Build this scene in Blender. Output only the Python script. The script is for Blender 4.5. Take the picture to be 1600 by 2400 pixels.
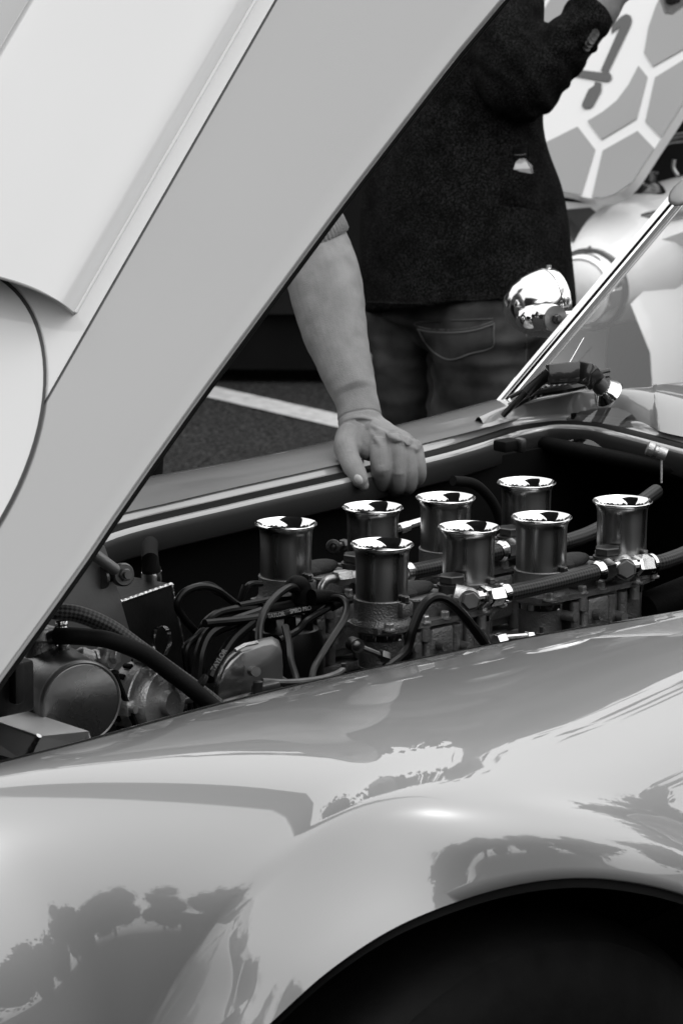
import bpy, bmesh, math, random
from mathutils import Vector, Matrix, noise
for _o in list(bpy.data.objects): bpy.data.objects.remove(_o)
random.seed(7)
SC = bpy.context.scene; COL = SC.collection
V = Vector
# ---------------------------------------------------------------- camera
AZ, EL, RO = math.radians(44.4), math.radians(11.5), math.radians(.42)
FPX = 2247.93*4.5                       # focal length in pixels of the 1600 px wide photograph
FW = V((math.sin(AZ)*math.cos(EL), math.cos(AZ)*math.cos(EL), -math.sin(EL)))
_r = V((math.cos(AZ), -math.sin(AZ), 0)); _u = _r.cross(FW)
RT = _r*math.cos(RO)+_u*math.sin(RO); UP = _u*math.cos(RO)-_r*math.sin(RO)
CAM = -FW*4.5-RT*.0423+UP*.0327+V((0, 0, .83))
cd = bpy.data.cameras.new('camera'); co = bpy.data.objects.new('camera', cd); COL.objects.link(co)
m3 = Matrix((RT, UP, -FW)).transposed(); co.matrix_world = Matrix.Translation(CAM) @ m3.to_4x4()
cd.sensor_fit = 'HORIZONTAL'; cd.sensor_width = 24; cd.lens = FPX/1600*24
cd.clip_start = .05; cd.clip_end = 500
cd.dof.use_dof = True; cd.dof.focus_distance = 4.55; cd.dof.aperture_fstop = 26
SC.camera = co
SC.render.resolution_x = 682; SC.render.resolution_y = 1024
# ---------------------------------------------------------------- sky, sun, exposure
W = bpy.data.worlds.new('World'); SC.world = W; W.use_nodes = True
wn = W.node_tree.nodes; wl = W.node_tree.links; wn.clear()
SUN_EL, SUN_AZ = math.radians(70), math.radians(285)      # direction to the sun: azimuth from +X towards +Y
sky = wn.new('ShaderNodeTexSky'); sky.sky_type = 'NISHITA'; sky.sun_disc = False
sky.sun_elevation = SUN_EL; sky.sun_rotation = math.radians(90)-SUN_AZ
sky.dust_density = 2; sky.air_density = 1.0; sky.ozone_density = 1
hs = wn.new('ShaderNodeHueSaturation'); hs.inputs['Saturation'].default_value = 0
bg = wn.new('ShaderNodeBackground'); bg.inputs['Strength'].default_value = .12
wo = wn.new('ShaderNodeOutputWorld')
wl.new(sky.outputs[0], hs.inputs['Color']); wl.new(hs.outputs[0], bg.inputs['Color']); wl.new(bg.outputs[0], wo.inputs[0])
sl = bpy.data.lights.new('sun', 'SUN'); sl.energy = .85; sl.angle = math.radians(178); sl.color = (1, 1, 1)
so = bpy.data.objects.new('sun', sl); COL.objects.link(so)
sd = V((math.cos(SUN_EL)*math.cos(SUN_AZ), math.cos(SUN_EL)*math.sin(SUN_AZ), math.sin(SUN_EL)))
so.rotation_euler = (-sd).to_track_quat('-Z', 'Y').to_euler(); so.location = (0, 0, 8)
vs = SC.view_settings; vs.view_transform = 'Standard'; vs.look = 'None'; vs.exposure = 0.96; vs.gamma = 1; vs.use_curve_mapping = False
# ---------------------------------------------------------------- pixel -> point helpers (calibration on planes of the car)
PS = 1600/1568
def rayd(x, y): return FW+RT*((x*PS-800)/FPX)-UP*((y*PS-1200)/FPX)
def at(x, y, X=None, Y=None, Z=None, d=None):
    r = rayd(x, y)
    if d is not None: t = d
    elif X is not None: t = (X-CAM.x)/r.x
    elif Y is not None: t = (Y-CAM.y)/r.y
    else: t = (Z-CAM.z)/r.z
    return CAM+r*t
def onpl(x, y, p0, n):
    r = rayd(x, y); return CAM+r*((V(p0)-CAM).dot(V(n))/r.dot(V(n)))
def depth(p): return (V(p)-CAM).dot(FW)
# ---------------------------------------------------------------- materials
MT = {}
def mat(name, base=.5, metal=0, rough=.5, coat=0, spec=.5, bump=0, bscale=200, var=0, vscale=20, stretch=None, rvar=0, coatr=.03, cior=1.5, trans=0, ior=1.45, sss=0, detail=4):
    m = bpy.data.materials.new(name); m.use_nodes = True; nt = m.node_tree; b = nt.nodes['Principled BSDF']
    I = b.inputs
    I['Base Color'].default_value = (base, base, base, 1); I['Metallic'].default_value = metal; I['Roughness'].default_value = rough
    I['Coat Weight'].default_value = coat; I['Coat Roughness'].default_value = coatr; I['Coat IOR'].default_value = cior; I['Specular IOR Level'].default_value = spec
    I['Transmission Weight'].default_value = trans; I['IOR'].default_value = ior
    if sss: I['Subsurface Weight'].default_value = sss; I['Subsurface Radius'].default_value = (.006, .006, .006); I['Subsurface Scale'].default_value = 1
    tc = nt.nodes.new('ShaderNodeTexCoord'); src = tc.outputs['Object']
    if stretch:
        mp = nt.nodes.new('ShaderNodeMapping'); mp.inputs['Scale'].default_value = stretch; nt.links.new(src, mp.inputs[0]); src = mp.outputs[0]
    def nz(sc, dt=detail):
        n = nt.nodes.new('ShaderNodeTexNoise'); n.inputs['Scale'].default_value = sc; n.inputs['Detail'].default_value = dt
        nt.links.new(src, n.inputs['Vector']); return n.outputs['Fac']
    if var:
        rm = nt.nodes.new('ShaderNodeMapRange'); rm.inputs['From Min'].default_value = .3; rm.inputs['From Max'].default_value = .7
        rm.inputs['To Min'].default_value = max(0, base*(1-var)); rm.inputs['To Max'].default_value = base*(1+var)
        nt.links.new(nz(vscale), rm.inputs[0]); nt.links.new(rm.outputs[0], I['Base Color'])
    if rvar:
        rm = nt.nodes.new('ShaderNodeMapRange'); rm.inputs['From Min'].default_value = .3; rm.inputs['From Max'].default_value = .7
        rm.inputs['To Min'].default_value = max(.02, rough-rvar); rm.inputs['To Max'].default_value = rough+rvar
        nt.links.new(nz(vscale*1.7), rm.inputs[0]); nt.links.new(rm.outputs[0], I['Roughness'])
    if bump:
        bp = nt.nodes.new('ShaderNodeBump'); bp.inputs['Strength'].default_value = bump; bp.inputs['Distance'].default_value = .002
        nt.links.new(nz(bscale), bp.inputs['Height']); nt.links.new(bp.outputs[0], I['Normal'])
    MT[name] = m; return m
mat('silver_paint', .29, .25, .36, coat=1, cior=1.95, spec=.5, var=.03, vscale=3, coatr=.02)
mat('white_paint', .62, 0, .35, coat=1, var=.01, vscale=5, coatr=.03)
mat('line_dark', .03, 0, .4)
mat('shaded_silver', .03, 0, .5, spec=.3)  # dark tone stands for shade on the silver gutter flange
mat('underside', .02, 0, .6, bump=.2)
mat('black_rubber', .003, 0, .6, spec=.14, var=.3, vscale=60, bump=.2, bscale=300)
mat('tyre_rubber', .005, 0, .75, spec=.15, var=.35, vscale=18, bump=.3, bscale=120, rvar=.08)
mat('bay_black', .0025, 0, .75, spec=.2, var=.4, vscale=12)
mat('satin_chrome', .88, 1, .13, rvar=.05, vscale=30)
mat('polished', .86, 1, .09, rvar=.05, vscale=30)
mat('chrome', .90, 1, .05, rvar=.03, vscale=25)
mat('brushed', .32, 1, .30, var=.30, vscale=26, stretch=(1, 1, .05), rvar=.10, bump=.10, bscale=160)
mat('cast', .19, .85, .46, var=.25, vscale=60, bump=.55, bscale=500, rvar=.08)
mat('cast_light', .46, .9, .42, var=.25, vscale=40, bump=.4, bscale=450)
mat('steel_dark', .12, .9, .35, var=.3, vscale=40)
mat('sheet', .28, .85, .40, var=.18, vscale=9, rvar=.06, bump=.08, bscale=250)
mat('duct_metal', .55, .35, .40, var=.15, vscale=12)
mat('tank', .22, .9, .30, var=.3, vscale=9, rvar=.1, bump=.08, bscale=200)
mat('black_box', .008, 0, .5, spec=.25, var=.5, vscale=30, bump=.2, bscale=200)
mat('weld', .7, 1, .28, bump=.4, bscale=300)
mat('lead_black', .003, 0, .30, spec=.32)
mat('hump', .035, 0, .7, spec=.2, bump=.5, bscale=300)
mat('print_white', .22, 0, .6)
mat('skin', .23, 0, .50, spec=.35, var=.16, vscale=45, bump=.35, bscale=700, sss=.12, detail=6)
mat('nail', .46, 0, .3)
mat('glass_clear', .95, 0, .02, trans=1, ior=1.45)
mat('asphalt', .012, 0, .9, spec=.2, bump=.8, bscale=90, detail=8)
mat('line_white', .45, 0, .8, var=.22, vscale=35, bump=.4, bscale=90, detail=6)
mat('denim', .045, 0, .9, spec=.1, var=.8, vscale=9, bump=.6, bscale=900)
mat('stitch', .10, 0, .8)
mat('sweater', .22, 0, .95, spec=.1, bump=.6, bscale=600, var=.2, vscale=40)
mat('hair', .03, 0, .6)
mat('trousers', .006, 0, .9, spec=.1, var=.4, vscale=20)
mat('grey_paint', .27, 0, .35, coat=.9, var=.03, vscale=4)
mat('graphite_paint', .05, 0, .35, coat=.6)
mat('race_white', .74, 0, .4, coat=.8)
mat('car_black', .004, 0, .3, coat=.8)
mat('leaf', .03, 0, .8, var=.5, vscale=6)
mat('bark', .06, 0, .9, bump=.8, bscale=60)
mat('button', .06, 0, .3)
# wool cloth: pale flecks in a near-black weave
def wool():
    m = mat('wool', .012, 0, .95, spec=.08, bump=.8, bscale=800); nt = m.node_tree; b = nt.nodes['Principled BSDF']
    tc = nt.nodes.new('ShaderNodeTexCoord')
    a = nt.nodes.new('ShaderNodeTexNoise'); a.inputs['Scale'].default_value = 420; a.inputs['Detail'].default_value = 5
    c = nt.nodes.new('ShaderNodeTexNoise'); c.inputs['Scale'].default_value = 22; c.inputs['Detail'].default_value = 4
    for n in (a, c): nt.links.new(tc.outputs['Object'], n.inputs['Vector'])
    r1 = nt.nodes.new('ShaderNodeMapRange'); r1.inputs[1].default_value = .46; r1.inputs[2].default_value = .74; r1.inputs[3].default_value = .002; r1.inputs[4].default_value = .035
    r2 = nt.nodes.new('ShaderNodeMapRange'); r2.inputs[1].default_value = .3; r2.inputs[2].default_value = .7; r2.inputs[3].default_value = .5; r2.inputs[4].default_value = 1.5
    mu = nt.nodes.new('ShaderNodeMath'); mu.operation = 'MULTIPLY'
    nt.links.new(a.outputs['Fac'], r1.inputs[0]); nt.links.new(c.outputs['Fac'], r2.inputs[0])
    nt.links.new(r1.outputs[0], mu.inputs[0]); nt.links.new(r2.outputs[0], mu.inputs[1]); nt.links.new(mu.outputs[0], b.inputs['Base Color'])
wool()
def flecks(name, sc, lo, hi, f0, f1):        # pale stone chips in a dark binder
    nt = MT[name].node_tree; b = nt.nodes['Principled BSDF']; tc = nt.nodes.new('ShaderNodeTexCoord')
    n = nt.nodes.new('ShaderNodeTexNoise'); n.inputs['Scale'].default_value = sc; n.inputs['Detail'].default_value = 3
    r = nt.nodes.new('ShaderNodeMapRange'); r.inputs[1].default_value = f0; r.inputs[2].default_value = f1; r.inputs[3].default_value = lo; r.inputs[4].default_value = hi
    nt.links.new(tc.outputs['Object'], n.inputs['Vector']); nt.links.new(n.outputs['Fac'], r.inputs[0]); nt.links.new(r.outputs[0], b.inputs['Base Color'])
flecks('asphalt', 85, .006, .075, .46, .74)
def glassmat():
    m = bpy.data.materials.new('screen_glass'); m.use_nodes = True; nt = m.node_tree; nt.nodes.clear()
    o = nt.nodes.new('ShaderNodeOutputMaterial'); t = nt.nodes.new('ShaderNodeBsdfTransparent'); g = nt.nodes.new('ShaderNodeBsdfGlossy')
    t.inputs[0].default_value = (.93, .93, .93, 1); g.inputs['Roughness'].default_value = .01
    fr = nt.nodes.new('ShaderNodeFresnel'); fr.inputs[0].default_value = 1.9; mx = nt.nodes.new('ShaderNodeMixShader')
    nt.links.new(fr.outputs[0], mx.inputs[0]); nt.links.new(t.outputs[0], mx.inputs[1]); nt.links.new(g.outputs[0], mx.inputs[2]); nt.links.new(mx.outputs[0], o.inputs[0])
    MT['screen_glass'] = m
glassmat()
def braidmat():
    m = mat('braid', .02, .3, .45); nt = m.node_tree; b = nt.nodes['Principled BSDF']
    uv = nt.nodes.new('ShaderNodeUVMap'); w = nt.nodes.new('ShaderNodeTexChecker'); w.inputs['Scale'].default_value = 1
    mp = nt.nodes.new('ShaderNodeMapping'); mp.inputs['Rotation'].default_value = (0, 0, math.radians(45))
    nt.links.new(uv.outputs[0], mp.inputs[0]); nt.links.new(mp.outputs[0], w.inputs['Vector'])
    w.inputs['Color1'].default_value = (.002, .002, .002, 1); w.inputs['Color2'].default_value = (.045, .045, .045, 1)
    nt.links.new(w.outputs['Color'], b.inputs['Base Color'])
    bp = nt.nodes.new('ShaderNodeBump'); bp.inputs['Strength'].default_value = .6; bp.inputs['Distance'].default_value = .001
    nt.links.new(w.outputs['Fac'], bp.inputs['Height']); nt.links.new(bp.outputs[0], b.inputs['Normal'])
braidmat()
# ---------------------------------------------------------------- mesh helpers
def frame(d):
    d = V(d).normalized(); a = V((0, 0, 1)) if abs(d.z) < .9 else V((1, 0, 0))
    x = a.cross(d).normalized(); return x, d.cross(x), d
def crs(pts, n=8, closed=False):
    pts = [V(p) for p in pts]; out = []; L = len(pts)
    if L < 3 and not closed:
        return [pts[0].lerp(pts[1], i/n) for i in range(n+1)]
    for i in range(L if closed else L-1):
        p0 = pts[(i-1) % L] if closed or i > 0 else pts[0]*2-pts[1]
        p1 = pts[i]; p2 = pts[(i+1) % L]
        p3 = pts[(i+2) % L] if closed or i < L-2 else pts[-1]*2-pts[-2]
        for k in range(n):
            t = k/n; t2 = t*t; t3 = t2*t
            out.append(.5*((2*p1)+(p2-p0)*t+(2*p0-5*p1+4*p2-p3)*t2+(3*p1-p0-3*p2+p3)*t3))
    if not closed: out.append(pts[-1])
    return out
def crf(vals, n=8):
    return [v.x for v in crs([V((a, 0, 0)) for a in vals], n)]
class MB:
    def __init__(s): s.v = []; s.f = []; s.uv = {}
    def box(s, c, size, rot=None, bev=0):
        hx, hy, hz = [a/2 for a in size]; c = V(c)
        M = rot if rot is not None else Matrix.Identity(3)
        if not bev:
            b = len(s.v)
            for x in (-hx, hx):
                for y in (-hy, hy):
                    for z in (-hz, hz): s.v.append(c+M @ V((x, y, z)))
            s.f += [tuple(b+i for i in q) for q in ((0, 1, 3, 2), (4, 6, 7, 5), (0, 4, 5, 1), (2, 3, 7, 6), (0, 2, 6, 4), (1, 5, 7, 3))]
        else:
            bm = bmesh.new(); bmesh.ops.create_cube(bm, size=1)
            for v in bm.verts: v.co = V((v.co.x*2*hx, v.co.y*2*hy, v.co.z*2*hz))
            bmesh.ops.bevel(bm, geom=bm.edges[:], offset=bev, segments=2, affect='EDGES', profile=.5)
            s.bm(bm, c, M)
        return s
    def bm(s, bm, c=V((0, 0, 0)), M=None):
        b = len(s.v); bm.verts.index_update(); M = M or Matrix.Identity(3)
        for v in bm.verts: s.v.append(V(c)+M @ v.co)
        for f in bm.faces: s.f.append(tuple(b+v.index for v in f.verts))
        bm.free(); return s
    def ring(s, c, x, y, rx, ry, n, ph=0):
        b = len(s.v)
        for i in range(n):
            a = 2*math.pi*i/n+ph; s.v.append(V(c)+x*math.cos(a)*rx+y*math.sin(a)*ry)
        return b
    def bridge(s, a, b, n):
        for i in range(n):
            j = (i+1) % n; s.f.append((a+i, a+j, b+j, b+i))
    def lathe(s, prof, o, ax=(0, 0, 1), n=32, cap0=False, cap1=False, ph=0):
        x, y, d = frame(ax); o = V(o); pr = None
        for k, (r, h) in enumerate(prof):
            b = s.ring(o+d*h, x, y, r, r, n, ph)
            if pr is None and cap0: s.f.append(tuple(b+i for i in reversed(range(n))))
            if pr is not None: s.bridge(pr, b, n)
            pr = b
        if cap1: s.f.append(tuple(pr+i for i in range(n)))
        return s
    def cyl(s, p0, p1, r0, r1=None, n=16, ph=0):
        p0, p1 = V(p0), V(p1); r1 = r0 if r1 is None else r1
        return s.lathe([(r0, 0), (r1, (p1-p0).length)], p0, p1-p0, n, True, True, ph)
    def hexn(s, p0, p1, r, ph=0):            # hex nut with chamfered faces
        p0, p1 = V(p0), V(p1); L = (p1-p0).length
        return s.lathe([(r*.86, 0), (r, L*.12), (r, L*.88), (r*.86, L)], p0, p1-p0, 6, True, True, ph)
    def tube(s, pts, rad, n=10, caps=True, flat=1, uvk=None, xdir=None):
        pts = [V(p) for p in pts]; m = len(pts); rs = rad if isinstance(rad, (list, tuple)) else [rad]*m
        pr = None; x = None; acc = 0
        for k in range(m):
            t = (pts[min(k+1, m-1)]-pts[max(k-1, 0)]).normalized()
            if x is None: x = frame(t)[0] if xdir is None else V(xdir)
            x = (x-t*x.dot(t)).normalized(); y = t.cross(x)
            if k: acc += (pts[k]-pts[k-1]).length
            b = s.ring(pts[k], x, y, rs[k], rs[k]*flat, n)
            if pr is None:
                if caps: s.f.append(tuple(b+i for i in reversed(range(n))))
            else:
                for i in range(n):
                    j = (i+1) % n; 
                    if uvk: s.uv[len(s.f)] = [(i/n*uvk[0], pa*uvk[1]), ((i+1)/n*uvk[0], pa*uvk[1]), ((i+1)/n*uvk[0], acc*uvk[1]), (i/n*uvk[0], acc*uvk[1])]
                    s.f.append((pr+i, pr+j, b+j, b+i))
            pr = b; pa = acc
        if caps: s.f.append(tuple(pr+i for i in range(n)))
        return s
    def sph(s, c, r, n=16, sc=(1, 1, 1), M=None):
        bm = bmesh.new(); bmesh.ops.create_uvsphere(bm, u_segments=n, v_segments=max(6, n//2), radius=1)
        for v in bm.verts: v.co = V((v.co.x*r*sc[0], v.co.y*r*sc[1], v.co.z*r*sc[2]))
        return s.bm(bm, c, M)
    def grid(s, rows, closed=False):
        b = len(s.v); n = len(rows[0])
        for r in rows: s.v += [V(p) for p in r]
        for i in range(len(rows)-1):
            for j in range(n-1 if not closed else n):
                k = (j+1) % n; s.f.append((b+i*n+j, b+i*n+k, b+(i+1)*n+k, b+(i+1)*n+j))
        return s
    def poly(s, pts, off):                   # slab: polygon extruded by vector off
        b = len(s.v); n = len(pts); off = V(off)
        s.v += [V(p) for p in pts]+[V(p)+off for p in pts]
        s.f.append(tuple(b+i for i in range(n))); s.f.append(tuple(b+n+i for i in reversed(range(n))))
        for i in range(n): j = (i+1) % n; s.f.append((b+i, b+n+i, b+n+j, b+j))
        return s
WL = {}
def place(o, parent, loc):
    loc = V(loc); COL.objects.link(o); WL[o.name] = loc
    if parent is not None: o.parent = parent; o.location = loc-WL[parent.name]
    else: o.location = loc
def build(mb, name, m, parent=None, loc=(0, 0, 0), sharp=35, smooth=True, mats=None, fmat=None, nrm=True, label=None):
    me = bpy.data.meshes.new(name); me.from_pydata([tuple(v) for v in mb.v], [], mb.f)
    if mb.uv:
        ul = me.uv_layers.new(name='UVMap')
        for fi, q in mb.uv.items():
            for li, c in zip(me.polygons[fi].loop_indices, q): ul.data[li].uv = c
    for mm in (mats or [m]): me.materials.append(MT[mm])
    if fmat:
        for i, k in fmat.items(): me.polygons[i].material_index = k
    if nrm:
        bm = bmesh.new(); bm.from_mesh(me); bmesh.ops.recalc_face_normals(bm, faces=bm.faces[:]); bm.to_mesh(me); bm.free()
    if smooth:
        for p in me.polygons: p.use_smooth = True
        me.set_sharp_from_angle(angle=math.radians(sharp))
    me.update()
    o = bpy.data.objects.new(name, me); place(o, parent, loc)
    if label: o['label'] = label
    return o
def meshobj(me, name, m, parent=None, loc=(0, 0, 0)):
    me.materials.clear(); me.materials.append(MT[m])
    for p in me.polygons: p.use_smooth = True
    o = bpy.data.objects.new(name, me); place(o, parent, loc); return o
def empty(name, loc, label, cat, group=None):
    o = bpy.data.objects.new(name, None); o.empty_display_size = .1; place(o, None, loc); tag(o, label, cat, group); return o
def tag(o, label, cat, group=None):
    o['label'] = label; o['category'] = cat
    if group: o['group'] = group
def struct(o): o['kind'] = 'structure'; return o
def dup(o, delta, parent=None):
    c = o.copy(); COL.objects.link(c); WL[c.name] = WL[o.name]+V(delta)
    if parent is not None: c.parent = parent; c.location = WL[c.name]-WL[parent.name]
    else: c.location = WL[c.name]
    for ch in list(o.children): dup(ch, delta, c)
    return c
def remesh(mb, vox, smooth=4, fn=None, name='tmp'):
    me = bpy.data.meshes.new(name); me.from_pydata([tuple(v) for v in mb.v], [], mb.f)
    bm = bmesh.new(); bm.from_mesh(me); bmesh.ops.recalc_face_normals(bm, faces=bm.faces[:]); bm.to_mesh(me); bm.free()
    o = bpy.data.objects.new('tmp', me); COL.objects.link(o)
    r = o.modifiers.new('r', 'REMESH'); r.mode = 'VOXEL'; r.voxel_size = vox
    if smooth: sm = o.modifiers.new('s', 'SMOOTH'); sm.iterations = smooth; sm.factor = .5
    dg = bpy.context.evaluated_depsgraph_get(); dg.update()
    out = bpy.data.meshes.new_from_object(o.evaluated_get(dg))
    bpy.data.objects.remove(o)
    if fn:
        ns = [v.normal.copy() for v in out.vertices]
        for v, n in zip(out.vertices, ns): v.co = fn(v.co.copy(), n)
    out.update(); return out
# ================================================================ GROUND
GX, GY = FW.x/math.hypot(FW.x, FW.y), FW.y/math.hypot(FW.x, FW.y)
def gz(x, y):
    w = x*GX+y*GY; return -.06*max(0, min(w, 9)-.4)
def gpt(px, py):                            # pixel on the sloping lot behind the car
    n = V((.06*GX, .06*GY, 1)); return onpl(px, py, V((.4*GX, .4*GY, 0)), n)
ws = [-150, -40, -12, -4, -1, 0, .4, .41, 1, 2, 3, 4, 5, 6, 7, 8, 8.99, 9, 10, 14, 25, 60, 220]
ls = [-200, -60, -20, -8, -3, 0, 3, 8, 20, 60, 200]
mb = MB(); mb.grid([[V((w*GX+l*GY, w*GY-l*GX, gz(w*GX, w*GY))) for l in ls] for w in ws])
g = struct(build(mb, 'ground', 'asphalt', sharp=60))
up4 = V((0, 0, .004))
A0, A1, B0, B1 = gpt(471, 885), gpt(774, 953), gpt(454, 909), gpt(779, 985)
ta, tb = [], []
for k in range(41):
    t = -1.0+k*.075
    ja = .006*noise.noise(V((k*1.7, 3, 0))); jb = .006*noise.noise(V((k*1.3, 9, 0)))
    a = A0.lerp(A1, t); b = B0.lerp(B1, t); d = (b-a).normalized(); a += d*ja; b += d*jb
    a.z = gz(a.x, a.y)+.004; b.z = gz(b.x, b.y)+.004; ta.append(a); tb.append(b)
mb = MB(); mb.grid([ta, tb]); pl_ = build(mb, 'parking_line', 'line_white', parent=g)
# ================================================================ SPORTS CAR
YC = .0725
car = empty('sports_car', (0, YC, 0), 'silver open sports car with a white bonnet stripe, bonnet raised over eight trumpet intakes', 'car')
def edgeZ(x): return .79+.05*x if x < 0 else .79
nearE = [(-1.02, -.13), (-.95, -.165), (-.86, -.188), (-.76, -.197), (-.685, -.20), (-.584, -.209), (-.42, -.214), (-.274, -.23), (-.108, -.263), (0, -.291), (.112, -.319), (.25, -.338), (.41, -.352), (.56, -.376), (.68, -.392), (.76, -.398)]
def interp(tab, x):
    if x <= tab[0][0]: return tab[0][1]
    for (a, b), (c, d) in zip(tab, tab[1:]):
        if x <= c: return b+(d-b)*(x-a)/(c-a)
    return tab[-1][1]
# ---- near front fender: fan of sections from the bonnet opening to the wheel-arch lip
def onEdge(px, py):
    p = at(px, py, Z=.79)
    for _ in range(6): p = at(px, py, Z=edgeZ(p.x))
    return p
Od = [(-800, 1935), (-550, 1885), (-350, 1838), (-250, 1813), (-100, 1777), (50, 1740), (250, 1688), (480, 1625), (740, 1561), (1000, 1506), (1250, 1458), (1500, 1413), (1750, 1370), (2000, 1330)]
Ld = [(120, 2900), (310, 2680), (430, 2520), (520, 2440), (620, 2352), (750, 2235), (900, 2135), (1060, 2068), (1200, 2030), (1330, 2016), (1450, 2025), (1568, 2052), (1680, 2100), (1780, 2170)]
LY = [-.50, -.545, -.575, -.60, -.63, -.66, -.685, -.705, -.72, -.73, -.735, -.735, -.73, -.72]
Cd = [(-150, 2900), (110, 2720), (230, 2580), (290, 2480), (360, 2352), (450, 2200), (560, 2065), (740, 1910), (920, 1840), (1120, 1822), (1300, 1835), (1450, 1865), (1590, 1920), (1720, 2000)]
CY = [-.35, -.385, -.41, -.435, -.465, -.505, -.548, -.604, -.650, -.675, -.68, -.68, -.675, -.665]
cols = []
for i in range(len(Od)):
    O = onEdge(*Od[i]); C_ = at(*Cd[i], Y=CY[i]); L = at(*Ld[i], Y=LY[i])
    dz = O.z-C_.z
    K1 = V((O.x*.72+C_.x*.28, O.y*.62+C_.y*.38, max(O.z, C_.z)+.028))
    fr_ = max(0, min(1, (9-i)/4))            # 1 towards the nose, 0 above and behind the wheel
    K2 = V((O.x*.10+C_.x*.90, O.y*.06+C_.y*.94-.045*fr_, C_.z+max(.012, .62*dz+.03)))
    sec = []
    for k in range(17):
        t = k/16; u = 1-t
        sec.append(O*u**3+K1*3*u*u*t+K2*3*u*t*t+C_*t**3)
    fb = V((-.45*fr_, -.75+.2*fr_, .66+.1*fr_)); fa = .020+.012*fr_
    for k in range(1, 11):
        t = k/10; sec.append(C_.lerp(L, t)+fb*(fa*math.sin(math.pi*min(1, t*1.02))**(.9-.25*fr_)*(1-.25*t)))
    # soften the crease where the flare leaves the body
    for _ in range(3 if fr_ < .3 else 0):
        s2 = [p.copy() for p in sec]
        for k in range(12, 22): sec[k] = (s2[k-1]+s2[k]*2+s2[k+1])/4
    sec += [L+V((0, .006, -.003)), L+V((0, .016, .001)), L+V((0, .030, .012))]
    cols.append(sec)
NR = len(cols[0])
rows = [crs([c[k] for c in cols], 8) for k in range(NR)]
for _ in range(60):                         # fair the body rows along the car
    for k in range(1, 15):
        r_ = rows[k]; w_ = .5*min(1, k/3, (15-k)/3)
        rows[k] = [r_[0]]+[r_[j].lerp((r_[j-1]+r_[j+1])/2, w_) for j in range(1, len(r_)-1)]+[r_[-1]]
mb = MB(); mb.grid(rows); nearF = build(mb, 'front_fender', 'silver_paint', car, sharp=80, label='silver fender with flared wheel arch nearest the camera')
# body side behind the arch, back to the door
def resamp(kp, n):
    P_ = crs([V(k) for k in kp], 12); return [P_[min(len(P_)-1, round(i*(len(P_)-1)/(n-1)))] for i in range(n)]
cA = [p.copy() for p in cols[-1][:27]]; lz = cA[-1]
cA += [V((lz.x+.075*q**.7, lz.y+.03*q, lz.z-(lz.z-.20)*q)) for q in [k/10 for k in range(1, 11)]]
nn_ = len(cA)
def secY(x, dy=0, tz=0): return resamp([(x, -.39+dy, .79+tz), (x, -.50, .795), (x, -.62, .775), (x, -.70, .71), (x, -.735, .59), (x, -.735, .45), (x, -.71, .30), (x, -.68, .20)], nn_)
cS = [cA, secY(.75), secY(1.1, .04, -.02), secY(2.1, -.03, -.02)]
gS = []
for a_, b_, n_ in ((0, 1, 14), (1, 2, 4), (2, 3, 6)):
    for k in range(n_ if b_ < 3 else n_+1):
        t = k/n_; gS.append([p.lerp(q, t)+V((0, -.012*math.sin(math.pi*t) if a_ == 0 else 0, .006*math.sin(math.pi*t) if a_ == 0 else 0)) for p, q in zip(cS[a_], cS[b_])])
mb = MB(); mb.grid(gS); build(mb, 'body_side', 'silver_paint', car, sharp=80)
# black liner inside the arch: follows the flare a few millimetres behind it
def tow(p, o): 
    d = V((-.5, p.y+.12, .30))-p; return p+d.normalized()*o
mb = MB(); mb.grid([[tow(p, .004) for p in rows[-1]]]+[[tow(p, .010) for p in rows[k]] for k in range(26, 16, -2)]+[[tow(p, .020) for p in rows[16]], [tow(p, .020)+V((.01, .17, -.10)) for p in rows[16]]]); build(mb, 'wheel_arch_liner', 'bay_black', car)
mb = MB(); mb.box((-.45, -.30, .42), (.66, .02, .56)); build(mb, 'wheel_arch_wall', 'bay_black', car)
# ---- opening outline (near side, cowl, far side)
def rearpt(px, py, z): return at(px, py, Z=z)
rear = [rearpt(1112, 980, .790), rearpt(1160, 966, .791), rearpt(1225, 956, .793), rearpt(1300, 951, .797), rearpt(1400, 958, .802), rearpt(1490, 979, .805), rearpt(1568, 1003, .806)]
farE = [(-1.02, .275), (-.95, .31), (-.86, .333), (-.685, .345), (-.42, .359), (-.274, .375), (-.108, .408), (0, .437), (.2, .465), (.41, .488), (.53, .507), (.62, .522)]
far_pts = [V((x, y, edgeZ(x))) for x, y in farE]
near_pts = [V((x, y, edgeZ(x))) for x, y in nearE]
xm = rear[-1].x
nr = [V((p.x, 2*YC-p.y, p.z)) for p in rear]
outline = near_pts+[V((nr[0].x, nr[0].y, nr[0].z))]+nr[1:-2]+[V((xm-.01, YC+.05, .806))]+list(reversed(rear[:-1]))+list(reversed(far_pts))
OUT = crs(outline, 6)
def inw(i):
    a = OUT[max(0, i-1)]; b = OUT[min(len(OUT)-1, i+1)]; t = b-a; n = V((-t.y, t.x, 0)).normalized(); return n
prof = [(-.003, .002), (.000, .0005), (.002, -.002), (.004, -.005), (.008, -.007), (.030, -.009), (.033, -.011), (.0340, -.0135)]
INW = [inw(i) for i in range(len(OUT))]
for _ in range(3):
    INW = [(INW[max(0, i-1)]+INW[i]+INW[min(len(OUT)-1, i+1)]).normalized() for i in range(len(OUT))]
mb = MB(); mb.grid([[OUT[i]+INW[i]*a+V((0, 0, b)) for i in range(len(OUT))] for a, b in prof]); build(mb, 'bonnet_gutter', 'silver_paint', car, sharp=70)
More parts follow.
